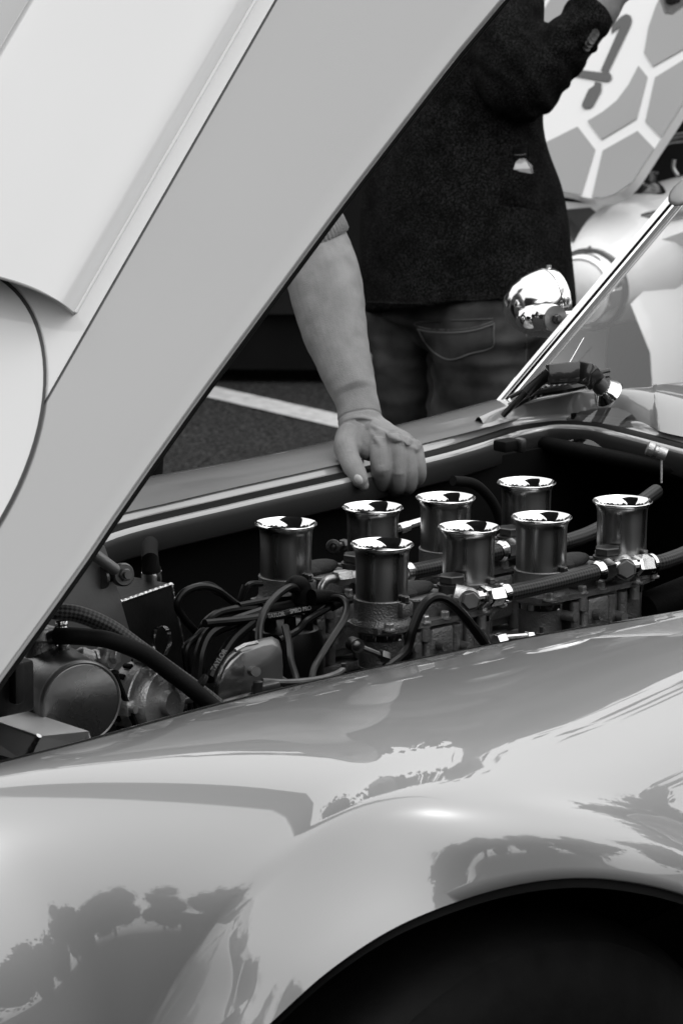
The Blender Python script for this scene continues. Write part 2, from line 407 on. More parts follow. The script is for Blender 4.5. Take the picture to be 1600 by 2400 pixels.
mb = MB(); mb.grid([[OUT[i]+INW[i]*a+V((0, 0, b)) for i in range(len(OUT))] for a, b in ((.0338, -.0130), (.0355, -.0150), (.0360, -.020), (.0355, -.040), (.032, -.043), (.028, -.043))]); build(mb, 'gutter_flange', 'shaded_silver', car, sharp=70)  # lower part of the silver gutter, its shade put into the colour
mb = MB(); mb.grid([[OUT[i]+INW[i]*a+V((0, 0, b)) for i in range(len(OUT))] for a, b in ((.0065, -.0115), (.0070, -.0080), (.0095, -.0065), (.0180, -.0060), (.0245, -.0072), (.0280, -.0092), (.0285, -.0120))]); build(mb, 'gutter_seal', 'black_rubber', car)
# ---- far front fender
xs = [-1.0, -.85, -.68, -.5, -.3, -.108, 0, .1, .2, .3, .41, .5, .6, .7, .8, .9, 1.0]
secs = []
for x in xs:
    ye = interp(farE+[(.75, .545), (.85, .57), (1.0, .60)], x); ze = edgeZ(x)
    bulge = .016*math.exp(-((x+.45)/.5)**2); drop = .05*max(0, x-.15)
    tuck = .1*max(0, -.7-x)*2
    pts = [(ye-.003, ze+.002), (ye+.03, ze+.004+bulge*.4), (ye+.09, ze+.003+bulge), (ye+.15, ze-.010+bulge-drop*.3), (ye+.20-tuck, ze-.035+bulge*.6-drop*.6), (ye+.24-tuck, ze-.08-drop), (ye+.26-tuck, ze-.16-drop), (ye+.27-tuck, ze-.30), (ye+.26-tuck, ze-.50)]
    secs.append(crs([V((x, a, b)) for a, b in pts], 4))
rws = [crs([s[k] for s in secs], 4) for k in range(len(secs[0]))]
mb = MB(); mb.grid(rws); build(mb, 'front_fender', 'silver_paint', car, sharp=80, label='silver fender on the far side under the resting hand')
# ---- cowl between opening and windscreen
Bp = [at(1085, 978, Z=.787), at(1128, 955, Z=.795), at(1200, 930, Z=.808), at(1300, 908, Z=.822), at(1400, 895, Z=.832), at(1490, 889, Z=.838), at(1568, 887, Z=.842)]
BpN = [V((p.x, 2*YC-p.y, p.z)) for p in Bp]
def sw(l): return crs(l, 6)
Aall = sw([rear[i] for i in range(7)]+[V((xm, -.02, .806))]+list(reversed(nr[:-2])))
Ball = sw([Bp[i] for i in range(7)]+[V((Bp[-1].x+.01, -.0, .843))]+list(reversed(BpN[:-2])))
gr = []
for k in range(13):
    t = k/12; hump = .012*math.sin(math.pi*t)
    gr.append([a.lerp(b, t)+V((0, 0, hump)) for a, b in zip(Aall, Ball)])
gr.append([p+V((.05, 0, -.004)) for p in Ball]); gr.append([p+V((.10, 0, -.06)) for p in Ball])
mb = MB(); mb.grid(gr); build(mb, 'cowl', 'silver_paint', car, sharp=80)
# joint in the cowl edge bead
jp = at(1323, 951, Z=.797); mb = MB(); mb.box(jp+V((-.004, -.004, -.004)), (.016, .004, .014)); build(mb, 'bead_joint', 'black_rubber', car)
# ---- engine bay shell
mb = MB()
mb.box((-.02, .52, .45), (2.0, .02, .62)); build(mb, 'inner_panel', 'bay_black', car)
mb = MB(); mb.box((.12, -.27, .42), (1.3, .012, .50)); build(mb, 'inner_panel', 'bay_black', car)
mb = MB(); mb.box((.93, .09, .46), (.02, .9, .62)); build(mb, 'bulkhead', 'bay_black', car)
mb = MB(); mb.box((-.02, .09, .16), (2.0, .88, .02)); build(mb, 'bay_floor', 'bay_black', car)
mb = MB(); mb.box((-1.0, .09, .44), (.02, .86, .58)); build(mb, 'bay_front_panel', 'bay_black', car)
# ---- wheel
whe = empty('wheel', (-.49, -.585, .325), '', ''); del whe['label'], whe['category']
whe.parent = car; whe.location = V((-.49, -.585, .325))-WL[car.name]
pr = [(.20, -.085), (.235, -.098), (.27, -.104), (.30, -.100), (.318, -.090), (.322, -.089), (.333, -.078), (.340, -.064), (.343, -.04), (.343, .04), (.340, .064), (.32, .09), (.27, .10), (.20, .085)]
mb = MB(); mb.lathe(pr, (0, 0, 0), (0, 1, 0), 96)
ty = build(mb, 'tyre', 'tyre_rubber', whe, loc=WL[whe.name], sharp=30)
mb = MB(); mb.lathe([(.205, -.075), (.195, -.07), (.185, -.03), (.18, .02), (.06, .03), (.05, -.03), (.0, -.035)], (0, 0, 0), (0, 1, 0), 48)
build(mb, 'rim', 'cast_light', whe, loc=WL[whe.name])
mb = MB(); mb.cyl((-.5, -.5, .335), (-.5, .6, .335), .03); build(mb, 'axle', 'steel_dark', car)
w2 = dup(whe, (0, 1.34, 0), car)
# ================================================================ BONNET (front hinged, raised 51 degrees)
BA = at(107*.98, 939*.98, Y=-.10); BB = at(645*.98, 0, Y=-.10)
BE = (BB-BA).normalized(); BN = V((-BE.z, 0, BE.x))
def crown(y): return -.40*max(0, abs(y-YC)-.165)**2-.02*(y-YC)**2
def bpt(s, y, h=0): return V((BA.x, y, BA.z))+BE*s+BN*(crown(y)+h)
def onbon(px, py, h=0):
    o = 0
    for _ in range(8):
        p = onpl(px, py, BA+BN*(o+h), BN); o = crown(p.y)
    return (p-BA).dot(BE), p.y
edge = [onbon(*q) for q in ((0, 1545), (110, 1393), (190, 1280), (250, 1190), (333, 1070), (448, 908), (628, 664), (770, 472), (934, 258), (1034, 128), (1141, 0))]
e0, e1 = edge[0], edge[-1]
sl_ = (e0[1]-edge[2][1])/(e0[0]-edge[2][0]); su = (e1[1]-edge[-3][1])/(e1[0]-edge[-3][0])
edge = [(-.44, e0[1]+sl_*(-.44-e0[0])), (-.36, e0[1]+sl_*(-.36-e0[0]))]+edge+[(.56, e1[1]+su*(.56-e1[0])), (.70, e1[1]+su*(.62-e1[0])), (.85, e1[1]+su*(.66-e1[0]))]
ss = [edge[0][0]+(edge[-1][0]-edge[0][0])*i/60 for i in range(61)]
HY = .1725
def ycols(s):
    yn = interp(edge, s); yf = 2*YC-yn
    a = [yn+(YC-HY-yn)*k/8 for k in range(9)]; b = [YC-HY+2*HY*k/10 for k in range(1, 11)]; c = [YC+HY+(yf-YC-HY)*k/8 for k in range(1, 9)]
    return a+b+c
rws = []
for s in ss:
    ys = ycols(s); row = [bpt(s, y) for y in ys]
    n0 = [bpt(s, ys[0]+.003, -.009), bpt(s, ys[0]-.0010, -.006), bpt(s, ys[0]-.0010, -.003)]
    n1 = [bpt(s, ys[-1]+.0010, -.003), bpt(s, ys[-1]+.0010, -.006), bpt(s, ys[-1]-.003, -.009)]
    rws.append(n0+row+n1)
mb = MB(); mb.grid(rws); nc = len(rws[0])-1
fm = {}
for i in range(60):
    for j in range(nc):
        if 11 <= j <= 20: fm[i*nc+j] = 1
bon = build(mb, 'bonnet', None, car, mats=['silver_paint', 'white_paint'], fmat=fm, sharp=70, label='raised silver bonnet with wide white stripe and scoop')
mb = MB(); mb.grid([[bpt(s, y, -.0075) for y in ycols(s)] for s in ss]); build(mb, 'inner_skin', 'underside', bon)
# ribs of the inner frame
mb = MB()
for yy in (-.18, .07, .32): mb.tube([bpt(s, yy, -.02) for s in ss[8:52]], .014, 8, flat=.6)
build(mb, 'inner_rib', 'underside', bon)
mb = MB(); mb.tube([bpt(s, interp(edge, s)+.003, -.0100) for s in ss], .0040, 10); build(mb, 'edge_seal', 'black_rubber', bon)
mb = MB(); mb.tube([bpt(s, 2*YC-interp(edge, s)-.003, -.0100) for s in ss], .0040, 10); build(mb, 'edge_seal', 'black_rubber', bon)
for yy in (YC-HY, YC+HY):
    mb = MB(); mb.grid([[bpt(s, yy-.0011, .0008) for s in ss], [bpt(s, yy+.0011, .0008) for s in ss]]); build(mb, 'pinstripe', 'line_dark', bon)
# roundel
RS, RY, RR = -.121, .117, .246
def disc(r, h, n=72, rings=8): return [[bpt(RS+math.cos(2*math.pi*k/n)*r*q/rings, RY+math.sin(2*math.pi*k/n)*r*q/rings, h) for k in range(n)] for q in range(1, rings+1)]
mb = MB(); d = disc(RR, .0014); mb.grid(d, closed=True); mb.f.append(tuple(range(72))); build(mb, 'roundel', 'white_paint', bon, sharp=60)
mb = MB(); mb.grid([[bpt(RS+math.cos(2*math.pi*k/96)*r, RY+math.sin(2*math.pi*k/96)*r, .0019) for k in range(96)] for r in (RR-.0012, RR+.0024)], closed=True); build(mb, 'roundel_outline', 'line_dark', bon)
# scoop
SW = .1455
def scoopH(s): return .046 if s < .45 else .046*max(.02, 1-((s-.45)/.42)**2)
def scoop_pt(s, q, inset=0):
    H = scoopH(s)-inset; w = SW-inset
    a = abs(q); h = H*(max(0, 1-a**3.6))**(1/3.0)
    return bpt(s, YC+q*w, h)
qs = [math.sin(math.pi/2*(-1+2*k/48)) for k in range(49)]
def lip_s(q): return .093+.004*(1-q*q)
sr = [0, .0015, .004]+[.78*(k/40)**1.3 for k in range(2, 41)]
rws = [[scoop_pt(lip_s(q)+s_, q) for q in qs] for s_ in sr]
mb = MB(); mb.grid([[scoop_pt(lip_s(q)+s_, q, .003) for q in qs] for s_ in reversed(sr)]+rws); build(mb, 'scoop', 'white_paint', bon, sharp=60)
for sg in (-1, 1):
    mb = MB(); mb.tube([bpt(.095+.6*k/40, YC+sg*(SW+.0006), .0006) for k in range(41)], .0019, 8); build(mb, 'scoop_flange', 'white_paint', bon)
mb = MB(); mb.tube([scoop_pt(lip_s(q)+.0005, q, .0012) for q in qs], .0016, 8); build(mb, 'scoop_lip', 'sheet', bon)
# ================================================================ ENGINE
RAKE = -.019
def small_nut(name, p, r, h, m, parent, ax=(0, 0, 1), loc=None, ph=.3):
    mb = MB(); ax = V(ax).normalized()
    mb.lathe([(r*.9, 0), (r, h*.15), (r, h*.85), (r*.86, h)], V(p), ax, 6, True, True, ph)
    mb.cyl(V(p)-ax*h*.25, V(p), r*1.35, n=14)
    return build(mb, name, m, parent, loc=loc if loc else WL[parent.name], sharp=25)
SP = .1300
def make_carb(base):
    # lower body: two barrels, float chamber between them, ribs and jet bosses
    mb = MB()
    for x in (0, SP):
        mb.lathe([(.0315, -.0895), (.0265, -.0925), (.0238, -.098), (.0236, -.130), (.0243, -.1305), (.0243, -.133), (.0236, -.1335), (.0236, -.155), (.030, -.157), (.030, -.168)], (x, 0, 0), n=36, cap1=True)
    mb.box((SP/2, 0, -.122), (.074, .050, .062), bev=.006)
    mb.box((SP/2-.006, -.022, -.118), (.040, .018, .050), bev=.005)
    for x in (.026, .041, .083, .103): mb.cyl((x, -.0265, -.094), (x, -.0265, -.156), .0058, n=14)
    for x, z in ((.055, -.112), (.092, -.120), (.034, -.128)):
        mb.cyl((x, -.026, z), (x, -.041, z), .0062, .0055, n=14)
    mb.box((SP/2, 0, -.165), (.205, .052, .012), bev=.004)
    mb.cyl((-.012, -.02, -.135), (-.012, -.034, -.135), .009, n=16); mb.cyl((.012, -.018, -.108), (.016, -.038, -.108), .0055, n=14)
    body = build(mb, 'carburettor', 'cast', car, loc=base, sharp=40)
    lc = WL[body.name]
    def sub(mb, n, m, **k): return build(mb, n, m, body, loc=lc, **k)
    # top cover: stadium plate with lugs
    mb = MB(); bm = bmesh.new(); pts = []
    for k in range(64):
        a = 2*math.pi*k/64; cx = SP if math.cos(a) > 0 else 0
        r = .0335+.0045*max(0, math.cos(4*(a-.75)))**6
        pts.append(V((cx+math.cos(a)*r, math.sin(a)*r, -.0895)))
    mb.poly(pts, (0, 0, .006)); sub(mb, 'top_cover', 'cast', sharp=30)
    # float bowl lid with its oval hump
    mb = MB(); mb.box((.064, .002, -.074), (.060, .050, .022), bev=.005)
    mb.tube(crs([V((x, y, -.0635)) for x, y in ((.034, -.022), (.094, -.022), (.094, .025), (.034, .025))], 6, closed=True)+[V((.034, -.022, -.0635))], .0022, 8, caps=False)
    sub(mb, 'bowl_lid', 'cast')
    mb = MB(); mb.sph((.052, .006, -.0575), 1, 20, (.030, .0125, .0085)); mb.sph((.040, .006, -.0590), 1, 16, (.018, .0135, .0080)); sub(mb, 'bowl_hump', 'hump')
    # hex filter plug
    mb = MB(); mb.cyl((.088, -.017, -.072), (.088, -.017, -.0560), .0148, n=24); mb.cyl((.088, -.017, -.0560), (.088, -.017, -.0535), .0160, n=24); mb.cyl((.088, -.017, -.0535), (.088, -.017, -.0522), .0135, n=24)
    mb.hexn((.088, -.017, -.0522), (.088, -.017, -.0435), .0148, .2); sub(mb, 'hex_plug', 'steel_dark', sharp=20)
    for x, y in ((.033, -.031), (.118, -.034), (-.020, -.031), (.150, -.030), (.064, -.030)):
        small_nut('cover_bolt', (x, y, -.0835), .0050, .0065, 'cast_light', body, ph=random.random())
    for x in (.033, .118):
        mb = MB(); mb.cyl((x, -.031, -.104), (x, -.031, -.0895), .0058, n=14); sub(mb, 'bolt_boss', 'cast')
    for x in (0, SP):
        mb = MB(); mb.lathe([(.0270, -.0575), (.0290, -.0572), (.0296, -.0580), (.0292, -.0600), (.0292, -.0770), (.0300, -.0795), (.0322, -.0830), (.0322, -.0840)], (x, 0, 0), n=40)
        mb.box((x+.004, -.0295, -.066), (.017, .012, .016), bev=.003)
        sub(mb, 'collar', 'cast')
        small_nut('clamp_bolt', (x+.004, -.0300, -.058), .0046, .006, 'steel_dark', body, ph=random.random())
        mb = MB()
        mb.lathe([(.0258, -.100), (.0260, -.024), (.0264, -.0150), (.0273, -.0085), (.0292, -.0042), (.0316, -.0012), (.0328, -.0002), (.0333, -.0007), (.0332, -.0018), (.0320, -.0030), (.0300, -.0050), (.0287, -.0078), (.0280, -.0115), (.0277, -.020), (.0275, -.034), (.0274, -.058)], (x, 0, 0), n=64)
        fm = {}
        for i in range(64*15): fm[i] = 0 if i < 64*9 else 1
        st = sub(mb, 'velocity_stack', None, mats=['chrome', 'brushed'], fmat=fm, sharp=60)
        mb = MB(); mb.lathe([(.0092, -.034), (.0100, -.014), (.0112, -.0095), (.0120, -.0095), (.0112, -.016), (.0104, -.034)], (x, 0, 0), n=24)
        for a in (0, math.pi): mb.box((x+math.cos(a)*.0178, math.sin(a)*.0178, -.026), (.016, .004, .007))
        sub(mb, 'venturi', 'polished')
        mb = MB(); mb.lathe([(.0, -.075), (.0252, -.078)], (x, 0, 0), n=24); sub(mb, 'throttle_plate', 'steel_dark')
    return body
carb = make_carb(V((0, 0, .83)))
D2 = .2435
for dx, dy in ((D2, 0), (0, .145), (D2, .145)): dup(carb, (dx, dy, RAKE*dx), car)
# manifold, block, heads
mb = MB()
for dx in (0, SP, D2, D2+SP):
    for y, yy in ((0, .03), (.145, .115)):
        mb.cyl((dx, y, .66), (dx, yy, .56), .029, .034, n=20)
mb.box((.19, .0725, .55), (.56, .26, .05), bev=.01); build(mb, 'intake_manifold', 'cast', car)
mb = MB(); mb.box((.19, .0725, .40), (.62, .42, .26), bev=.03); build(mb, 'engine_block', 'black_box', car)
# polished rocker cover end beside the leads
mb = MB()
def vc(o, sc): return [at(x, y, Y=-.10+o) for x, y in sc]
base_ = [(490, 1604), (493, 1560), (510, 1520), (535, 1494), (560, 1482), (640, 1470), (650, 1610)]
inner = [(500, 1606), (505, 1566), (520, 1530), (545, 1503), (565, 1492), (640, 1482), (650, 1612)]
RWS = []
for o_, w_ in ((.07, 0), (.022, 0), (.012, .12), (.005, .38), (.0015, .68), (0, 1)):
    RWS.append([at(a_[0]+(b_[0]-a_[0])*w_*1.6, a_[1]+(b_[1]-a_[1])*w_*1.6, Y=-.10+o_) for a_, b_ in zip(base_, inner)])
RWS = [crs(r_, 4) for r_ in RWS]; mb.grid(RWS); n_ = len(RWS[0]); mb.f.append(tuple(range(5*n_, 6*n_)))
build(mb, 'rocker_cover', 'tank', car, sharp=50)
mb = MB(); mb.tube([at(x, y, Y=-.115) for x, y in ((505, 1620), (540, 1609), (575, 1600), (600, 1596))], .004, 10); build(mb, 'cover_rail', 'steel_dark', car)
mb = MB(); mb.tube([at(x, y, Y=-.103) for x, y in ((540, 1494), (562, 1482), (590, 1476))], .0022, 8)
build(mb, 'cover_rail', 'cast_light', car)
mb = MB(); mb.cyl(at(578, 1541, Y=-.108), at(588, 1543, Y=-.125), .005); build(mb, 'cover_screw', 'steel_dark', car)
# distributor
dc = at(655, 1450, Y=.075)
mb = MB(); mb.lathe([(.030, -.16), (.030, -.06), (.041, -.055), (.041, -.012), (.036, .004), (.022, .014), (.0, .016)], dc, n=32)
for k in range(8):
    a = k*math.pi/4+.2; c = dc+V((math.cos(a)*.027, math.sin(a)*.027, .005)); mb.cyl(c, c+V((0, 0, .018)), .0075, .006, n=12)
build(mb, 'distributor', 'lead_black', car)
mb = MB(); mb.tube(crs([at(x, y, Y=-.10) for x, y in ((600, 1565), (662, 1568), (731, 1561), (772, 1549), (789, 1538))], 8), .0036, 10); build(mb, 'vacuum_pipe', 'steel_dark', car)
mb = MB(); mb.cyl(at(789, 1540, Y=-.10), at(789, 1524, Y=-.10), .0025); build(mb, 'pipe_stud', 'steel_dark', car)
mb = MB(); mb.box(at(611, 1585, Y=-.12), (.03, .012, .014), bev=.002); mb.cyl(at(592, 1596, Y=-.13), at(592, 1566, Y=-.13), .005); build(mb, 'pipe_bracket', 'steel_dark', car)
# ---- ignition leads
LEADS = [
 ([(690, 1366), (669, 1348), (634, 1370), (607, 1405), (595, 1449), (597, 1490), (610, 1525), (638, 1556), (680, 1582)], .04, -.10, .0040),
 ([(470, 1432), (548, 1425), (603, 1418), (645, 1413), (682, 1403), (713, 1396), (751, 1384)], .03, .03, .0044),
 ([(640, 1470), (680, 1450), (703, 1426), (737, 1405), (772, 1384)], .02, .02, .0042),
 ([(745, 1376), (782, 1375), (796, 1394), (789, 1425), (765, 1463), (737, 1508), (720, 1539), (712, 1580)], .02, -.09, .0038),
 ([(885, 1535), (931, 1496), (947, 1447), (968, 1398), (992, 1374), (1020, 1376), (1053, 1402), (1081, 1435), (1102, 1463), (1122, 1492)], -.075, -.085, .0052),
 ([(470, 1466), (456, 1457), (424, 1423), (407, 1390), (424, 1360), (461, 1347), (499, 1356), (540, 1386), (575, 1408)], .07, .06, .0040),
 ([(462, 1490), (465, 1461), (469, 1435), (495, 1412), (532, 1401), (588, 1397), (640, 1400)], .05, .05, .0046),
 ([(432, 1545), (428, 1513), (427, 1487), (450, 1465), (480, 1440), (530, 1425)], .04, .05, .0042),
 ([(452, 1575), (455, 1540), (461, 1495), (482, 1455), (530, 1432), (600, 1408)], .02, .04, .0066),
 ([(480, 1560), (487, 1543), (506, 1513), (535, 1470), (580, 1430)], .01, .03, .0058),
 ([(655, 1440), (664, 1480), (668, 1520), (680, 1560), (684, 1590)], .0, -.09, .0040),
 ([(548, 1392), (590, 1384), (640, 1375), (690, 1372)], .05, .05, .0038),
 ([(562, 1345), (556, 1362), (552, 1382), (570, 1345), (600, 1340)], .12, .12, .0034),
]
leads = []
for pts, y0, y1, r in LEADS:
    n = len(pts); P = crs([at(x, y, Y=y0+(y1-y0)*i/(n-1)) for i, (x, y) in enumerate(pts)], 8)
    mb = MB(); mb.tube(P, r, 10); leads.append(build(mb, 'ignition_lead', 'lead_black', car))
def boot(lead, pts, y, rs):
    mb = MB(); P = crs([at(a, b, Y=y) for a, b in pts], 6); m = len(P)
    mb.tube(P, [rs[0]+(rs[1]-rs[0])*k/(m-1) for k in range(m)], 14); build(mb, 'rubber_boot', 'black_rubber', lead)
boot(leads[0], [(664, 1352), (676, 1340), (690, 1348), (697, 1380)], .038, (.0062, .0125))
boot(leads[1], [(704, 1399), (730, 1392), (756, 1382)], .03, (.0068, .0082))
boot(leads[2], [(760, 1392), (780, 1378)], .018, (.0060, .0075))
boot(leads[3], [(715, 1370), (750, 1370), (785, 1376)], .02, (.0075, .0062))
boot(leads[6], [(600, 1400), (640, 1398), (695, 1388)], .045, (.0062, .0078))
boot(leads[5], [(455, 1348), (480, 1346), (505, 1360)], .068, (.0046, .0046))
def lettering(txt, lead, p0, p1, size):
    cu = bpy.data.curves.new('t', 'FONT'); cu.body = txt; cu.size = size; cu.align_x = 'CENTER'; cu.align_y = 'CENTER'; cu.offset = size*.02; cu.extrude = .0001
    t = bpy.data.objects.new('t', cu); COL.objects.link(t); dg = bpy.context.evaluated_depsgraph_get(); dg.update()
    me = bpy.data.meshes.new_from_object(t.evaluated_get(dg)); bpy.data.objects.remove(t)
    x = (p1-p0).normalized(); z = -FW; z = (z-x*z.dot(x)).normalized(); y = z.cross(x); c = (p0+p1)/2
    M = Matrix((x, y, z)).transposed()
    for v in me.vertices: v.co = c+M @ v.co
    meshobj(me, 'lettering', 'print_white', lead)
lettering('TAYLOR', leads[1], at(612, 1417, Y=.0235), at(656, 1409, Y=.0235), .0062)
lettering('SPIRO PRO', leads[1], at(664, 1406, Y=.0235), at(716, 1396, Y=.0235), .0062)
lettering('TAYLOR', leads[9], at(493, 1533, Y=.0055), at(513, 1500, Y=.0065), .0070)
# ---- throttle linkage
mb = MB(); mb.tube([at(800, 1247, Y=.215), at(985, 1193, Y=.215)], .0052, 12); mb.cyl(at(915, 1216, Y=.212), at(935, 1210, Y=.212), .0068); lk = build(mb, 'throttle_rod', 'polished', car)
mb = MB(); c = at(765, 1256, Y=.21); mb.lathe([(.0075, -.004), (.0085, 0), (.0075, .004), (.004, .005), (.004, -.005), (.0075, -.004)], c, -FW, 20); mb.sph(c, .0050, 12); mb.tube([at(775, 1254, Y=.212), at(805, 1246, Y=.215)], .0036, 10); mb.hexn(at(784, 1252, Y=.213), at(795, 1249, Y=.213), .0062); build(mb, 'ball_joint', 'steel_dark', lk)
mb = MB(); a, b = at(815, 1482, Y=-.06), at(880, 1508, Y=-.07); mb.tube([a, b], .0034, 10); mb.hexn(at(872, 1505, Y=-.07), at(890, 1511, Y=-.072), .0068); mb.sph(a, .0065, 12); mb.cyl(at(808, 1478, Y=-.05), at(822, 1484, Y=-.064), .0075); build(mb, 'linkage_rod', 'steel_dark', car)
mb = MB(); mb.tube([at(1142, 1470, Y=-.07), at(1165, 1466, Y=-.07), at(1218, 1462, Y=-.07)], .0042, 10); mb.hexn(at(1138, 1472, Y=-.07), at(1158, 1467, Y=-.07), .0075); mb.hexn(at(1208, 1463, Y=-.07), at(1222, 1462, Y=-.07), .0060); build(mb, 'linkage_rod', 'polished', car)
mb = MB(); mb.cyl(at(1243, 1470, Y=-.07), at(1243, 1440, Y=-.07), .0022); mb.hexn(at(1243, 1462, Y=-.07), at(1243, 1453, Y=-.07), .0060); build(mb, 'stud', 'steel_dark', car)
# elbow pipe between the first pair of barrels
mb = MB(); mb.tube(crs([at(x, y, Y=.075) for x, y in ((735, 1365), (740, 1345), (752, 1332), (772, 1328))], 8), .0046, 12); el_ = build(mb, 'elbow_pipe', 'brushed', car)
mb = MB(); mb.hexn(at(770, 1329, Y=.074), at(800, 1325, Y=.074), .0088); mb.hexn(at(800, 1325, Y=.074), at(812, 1324, Y=.074), .0072); mb.cyl(at(812, 1324, Y=.074), at(832, 1322, Y=.074), .0062); build(mb, 'pipe_nut', 'cast_light', el_)
# ---- fuel line along the near carburettors (copied for the far pair)
YF = -.040
def F_(x, y, o=0): return at(x, y, Y=YF+o)
fl = MB(); P = crs([F_(1150, 1366), F_(1180, 1360), F_(1260, 1342), F_(1380, 1311)], 10); fl.tube(P, .0088, 16, uvk=(18, 340))
fuel = build(fl, 'fuel_hose', 'braid', car)
mb = MB(); mb.cyl(F_(1075, 1376), F_(1110, 1371), .0080); mb.hexn(F_(1104, 1372), F_(1116, 1370), .0120, .3); mb.hexn(F_(1118, 1370), F_(1150, 1365), .0115, .1); mb.lathe([(.0105, 0), (.0118, .003), (.0118, .008), (.0096, .012)], F_(1148, 1365), F_(1160, 1363)-F_(1148, 1365), 20); build(mb, 'hose_fitting', 'polished', fuel, sharp=20)
mb = MB(); mb.cyl(F_(1040, 1366, .012), F_(1078, 1377), .0120, .0130); mb.sph(F_(1075, 1376), .0128, 18); build(mb, 'banjo', 'cast_light', fuel)
mb = MB(); c = F_(1078, 1380, -.010); mb.hexn(c, c+(-FW+RT*.15)*.011, .0098, .2); mb.cyl(c+FW*.004, c, .0112); build(mb, 'banjo_bolt', 'steel_dark', fuel, sharp=20)
mb = MB(); mb.hexn(F_(1372, 1313), F_(1404, 1306), .0118, .4); mb.lathe([(.0098, 0), (.0122, .004), (.0122, .008), (.010, .011)], F_(1366, 1315), F_(1380, 1311)-F_(1366, 1315), 20); mb.cyl(F_(1400, 1307), F_(1418, 1304), .0078); build(mb, 'hose_fitting', 'polished', fuel, sharp=20)
mb = MB(); mb.sph(F_(1430, 1303, .006), .0125, 18, (1, 1, 1.2)); mb.cyl(F_(1415, 1300, .02), F_(1430, 1303), .0115); build(mb, 'banjo', 'cast_light', fuel)
mb = MB(); c = F_(1436, 1308, -.008); mb.hexn(c, c+(-FW+RT*.1)*.011, .0105, .5); mb.cyl(c+FW*.005, c, .0118); build(mb, 'banjo_bolt', 'steel_dark', fuel, sharp=20)
mb = MB(); mb.cyl(F_(1440, 1303), F_(1460, 1300), .0080); mb.hexn(F_(1458, 1300), F_(1492, 1296), .0118, .2); mb.lathe([(.0118, 0), (.0122, .004), (.0100, .008)], F_(1490, 1297), F_(1500, 1295)-F_(1490, 1297), 20); build(mb, 'hose_fitting', 'polished', fuel, sharp=20)
mb = MB(); mb.tube(crs([F_(1494, 1297), F_(1530, 1288), F_(1580, 1268, .02), F_(1650, 1225, .06), F_(1720, 1170, .12)], 10), .0088, 16, uvk=(18, 340)); build(mb, 'feed_hose', 'braid', fuel)
dup(fuel, (0, .145, 0), car)
# ---- front of the bay: header tank, alternator, hoses, stay and boxes
ax = (RT*-.45+UP*.20+FW*.87).normalized(); tc = at(187, 1616, Y=-.10)
mb = MB(); R_ = .0415
mb.lathe([(0, -.0005), (.037, -.0005), (.0395, .0005), (.0412, .003), (R_, .006), (R_, .17), (.038, .178), (0, .18)], tc, ax, 64); ht = build(mb, 'header_tank', 'tank', car, sharp=50)
mb = MB(); mb.lathe([(.0385, -.0004), (.0400, -.0010), (.0415, .0010), (.0420, .0035), (.0416, .0058)], tc, ax, 64); build(mb, 'tank_rim', 'sheet', ht)
nb = at(92, 1512, Y=-.03); nt_ = at(98, 1462, Y=-.03)
mb = MB(); mb.cyl(nb, nt_, .0150, .0140, 32); build(mb, 'filler_neck', 'cast', ht)
mb = MB(); u = (nt_-nb).normalized(); mb.lathe([(.0170, -.004), (.0185, -.002), (.0185, .006), (.0170, .008), (.0110, .009), (.0105, .0105), (.0, .011)], nt_, u, 32)
for s in (-1, 1): mb.box(nt_+RT*s*.018+u*.002, (.008, .006, .007), bev=.0015)
build(mb, 'pressure_cap', 'cast_light', ht)
mb = MB(); mb.cyl(at(112, 1466, Y=-.045), at(140, 1460, Y=-.055), .0068); mb.sph(at(145, 1492, Y=-.055), .0055, 12); mb.cyl(at(140, 1480, Y=-.055), at(152, 1497, Y=-.056), .0042); build(mb, 'overflow_spigot', 'steel_dark', ht)
def hose(name, pts, y0, y1, r, m='black_rubber', seg=10):
    n = len(pts); P = crs([at(x, y, Y=y0+(y1-y0)*i/(n-1)) for i, (x, y) in enumerate(pts)], seg)
    mb = MB(); mb.tube(P, r, 16, uvk=(18, 340)); return build(mb, name, m, car)
def clamp(p, d, r, parent):
    x, y, d = frame(d); mb = MB(); mb.lathe([(r, -.005), (r+.0010, -.005), (r+.0010, .005), (r, .005)], p, d, 28)
    for k in range(9):
        a = k*.16+2.5; mb.box(V(p)+x*math.cos(a)*(r+.0012)+y*math.sin(a)*(r+.0012), (.0010, .0010, .006), Matrix.Rotation(0, 3, 'X'))
    mb.box(V(p)+UP*(r+.003), (.010, .008, .006), bev=.001); build(mb, 'hose_clamp', 'polished', parent)
h1 = hose('coolant_hose', [(80, 1398), (118, 1404), (180, 1411), (250, 1440), (320, 1490), (400, 1548), (460, 1592), (540, 1655)], -.02, -.14, .0085, 'braid')
h2 = hose('coolant_hose', [(130, 1462), (160, 1461), (205, 1464), (255, 1472), (330, 1502), (395, 1548), (450, 1590), (525, 1655)], -.055, -.15, .0085)
clamp(at(142, 1462, Y=-.056), at(160, 1461, Y=-.056)-at(130, 1463, Y=-.056), .0090, h2)
mb = MB(); mb.cyl(at(458, 1567, Y=-.13), at(466, 1572, Y=-.132), .0096, n=20); build(mb, 'hose_ferrule', 'black_rubber', h1)
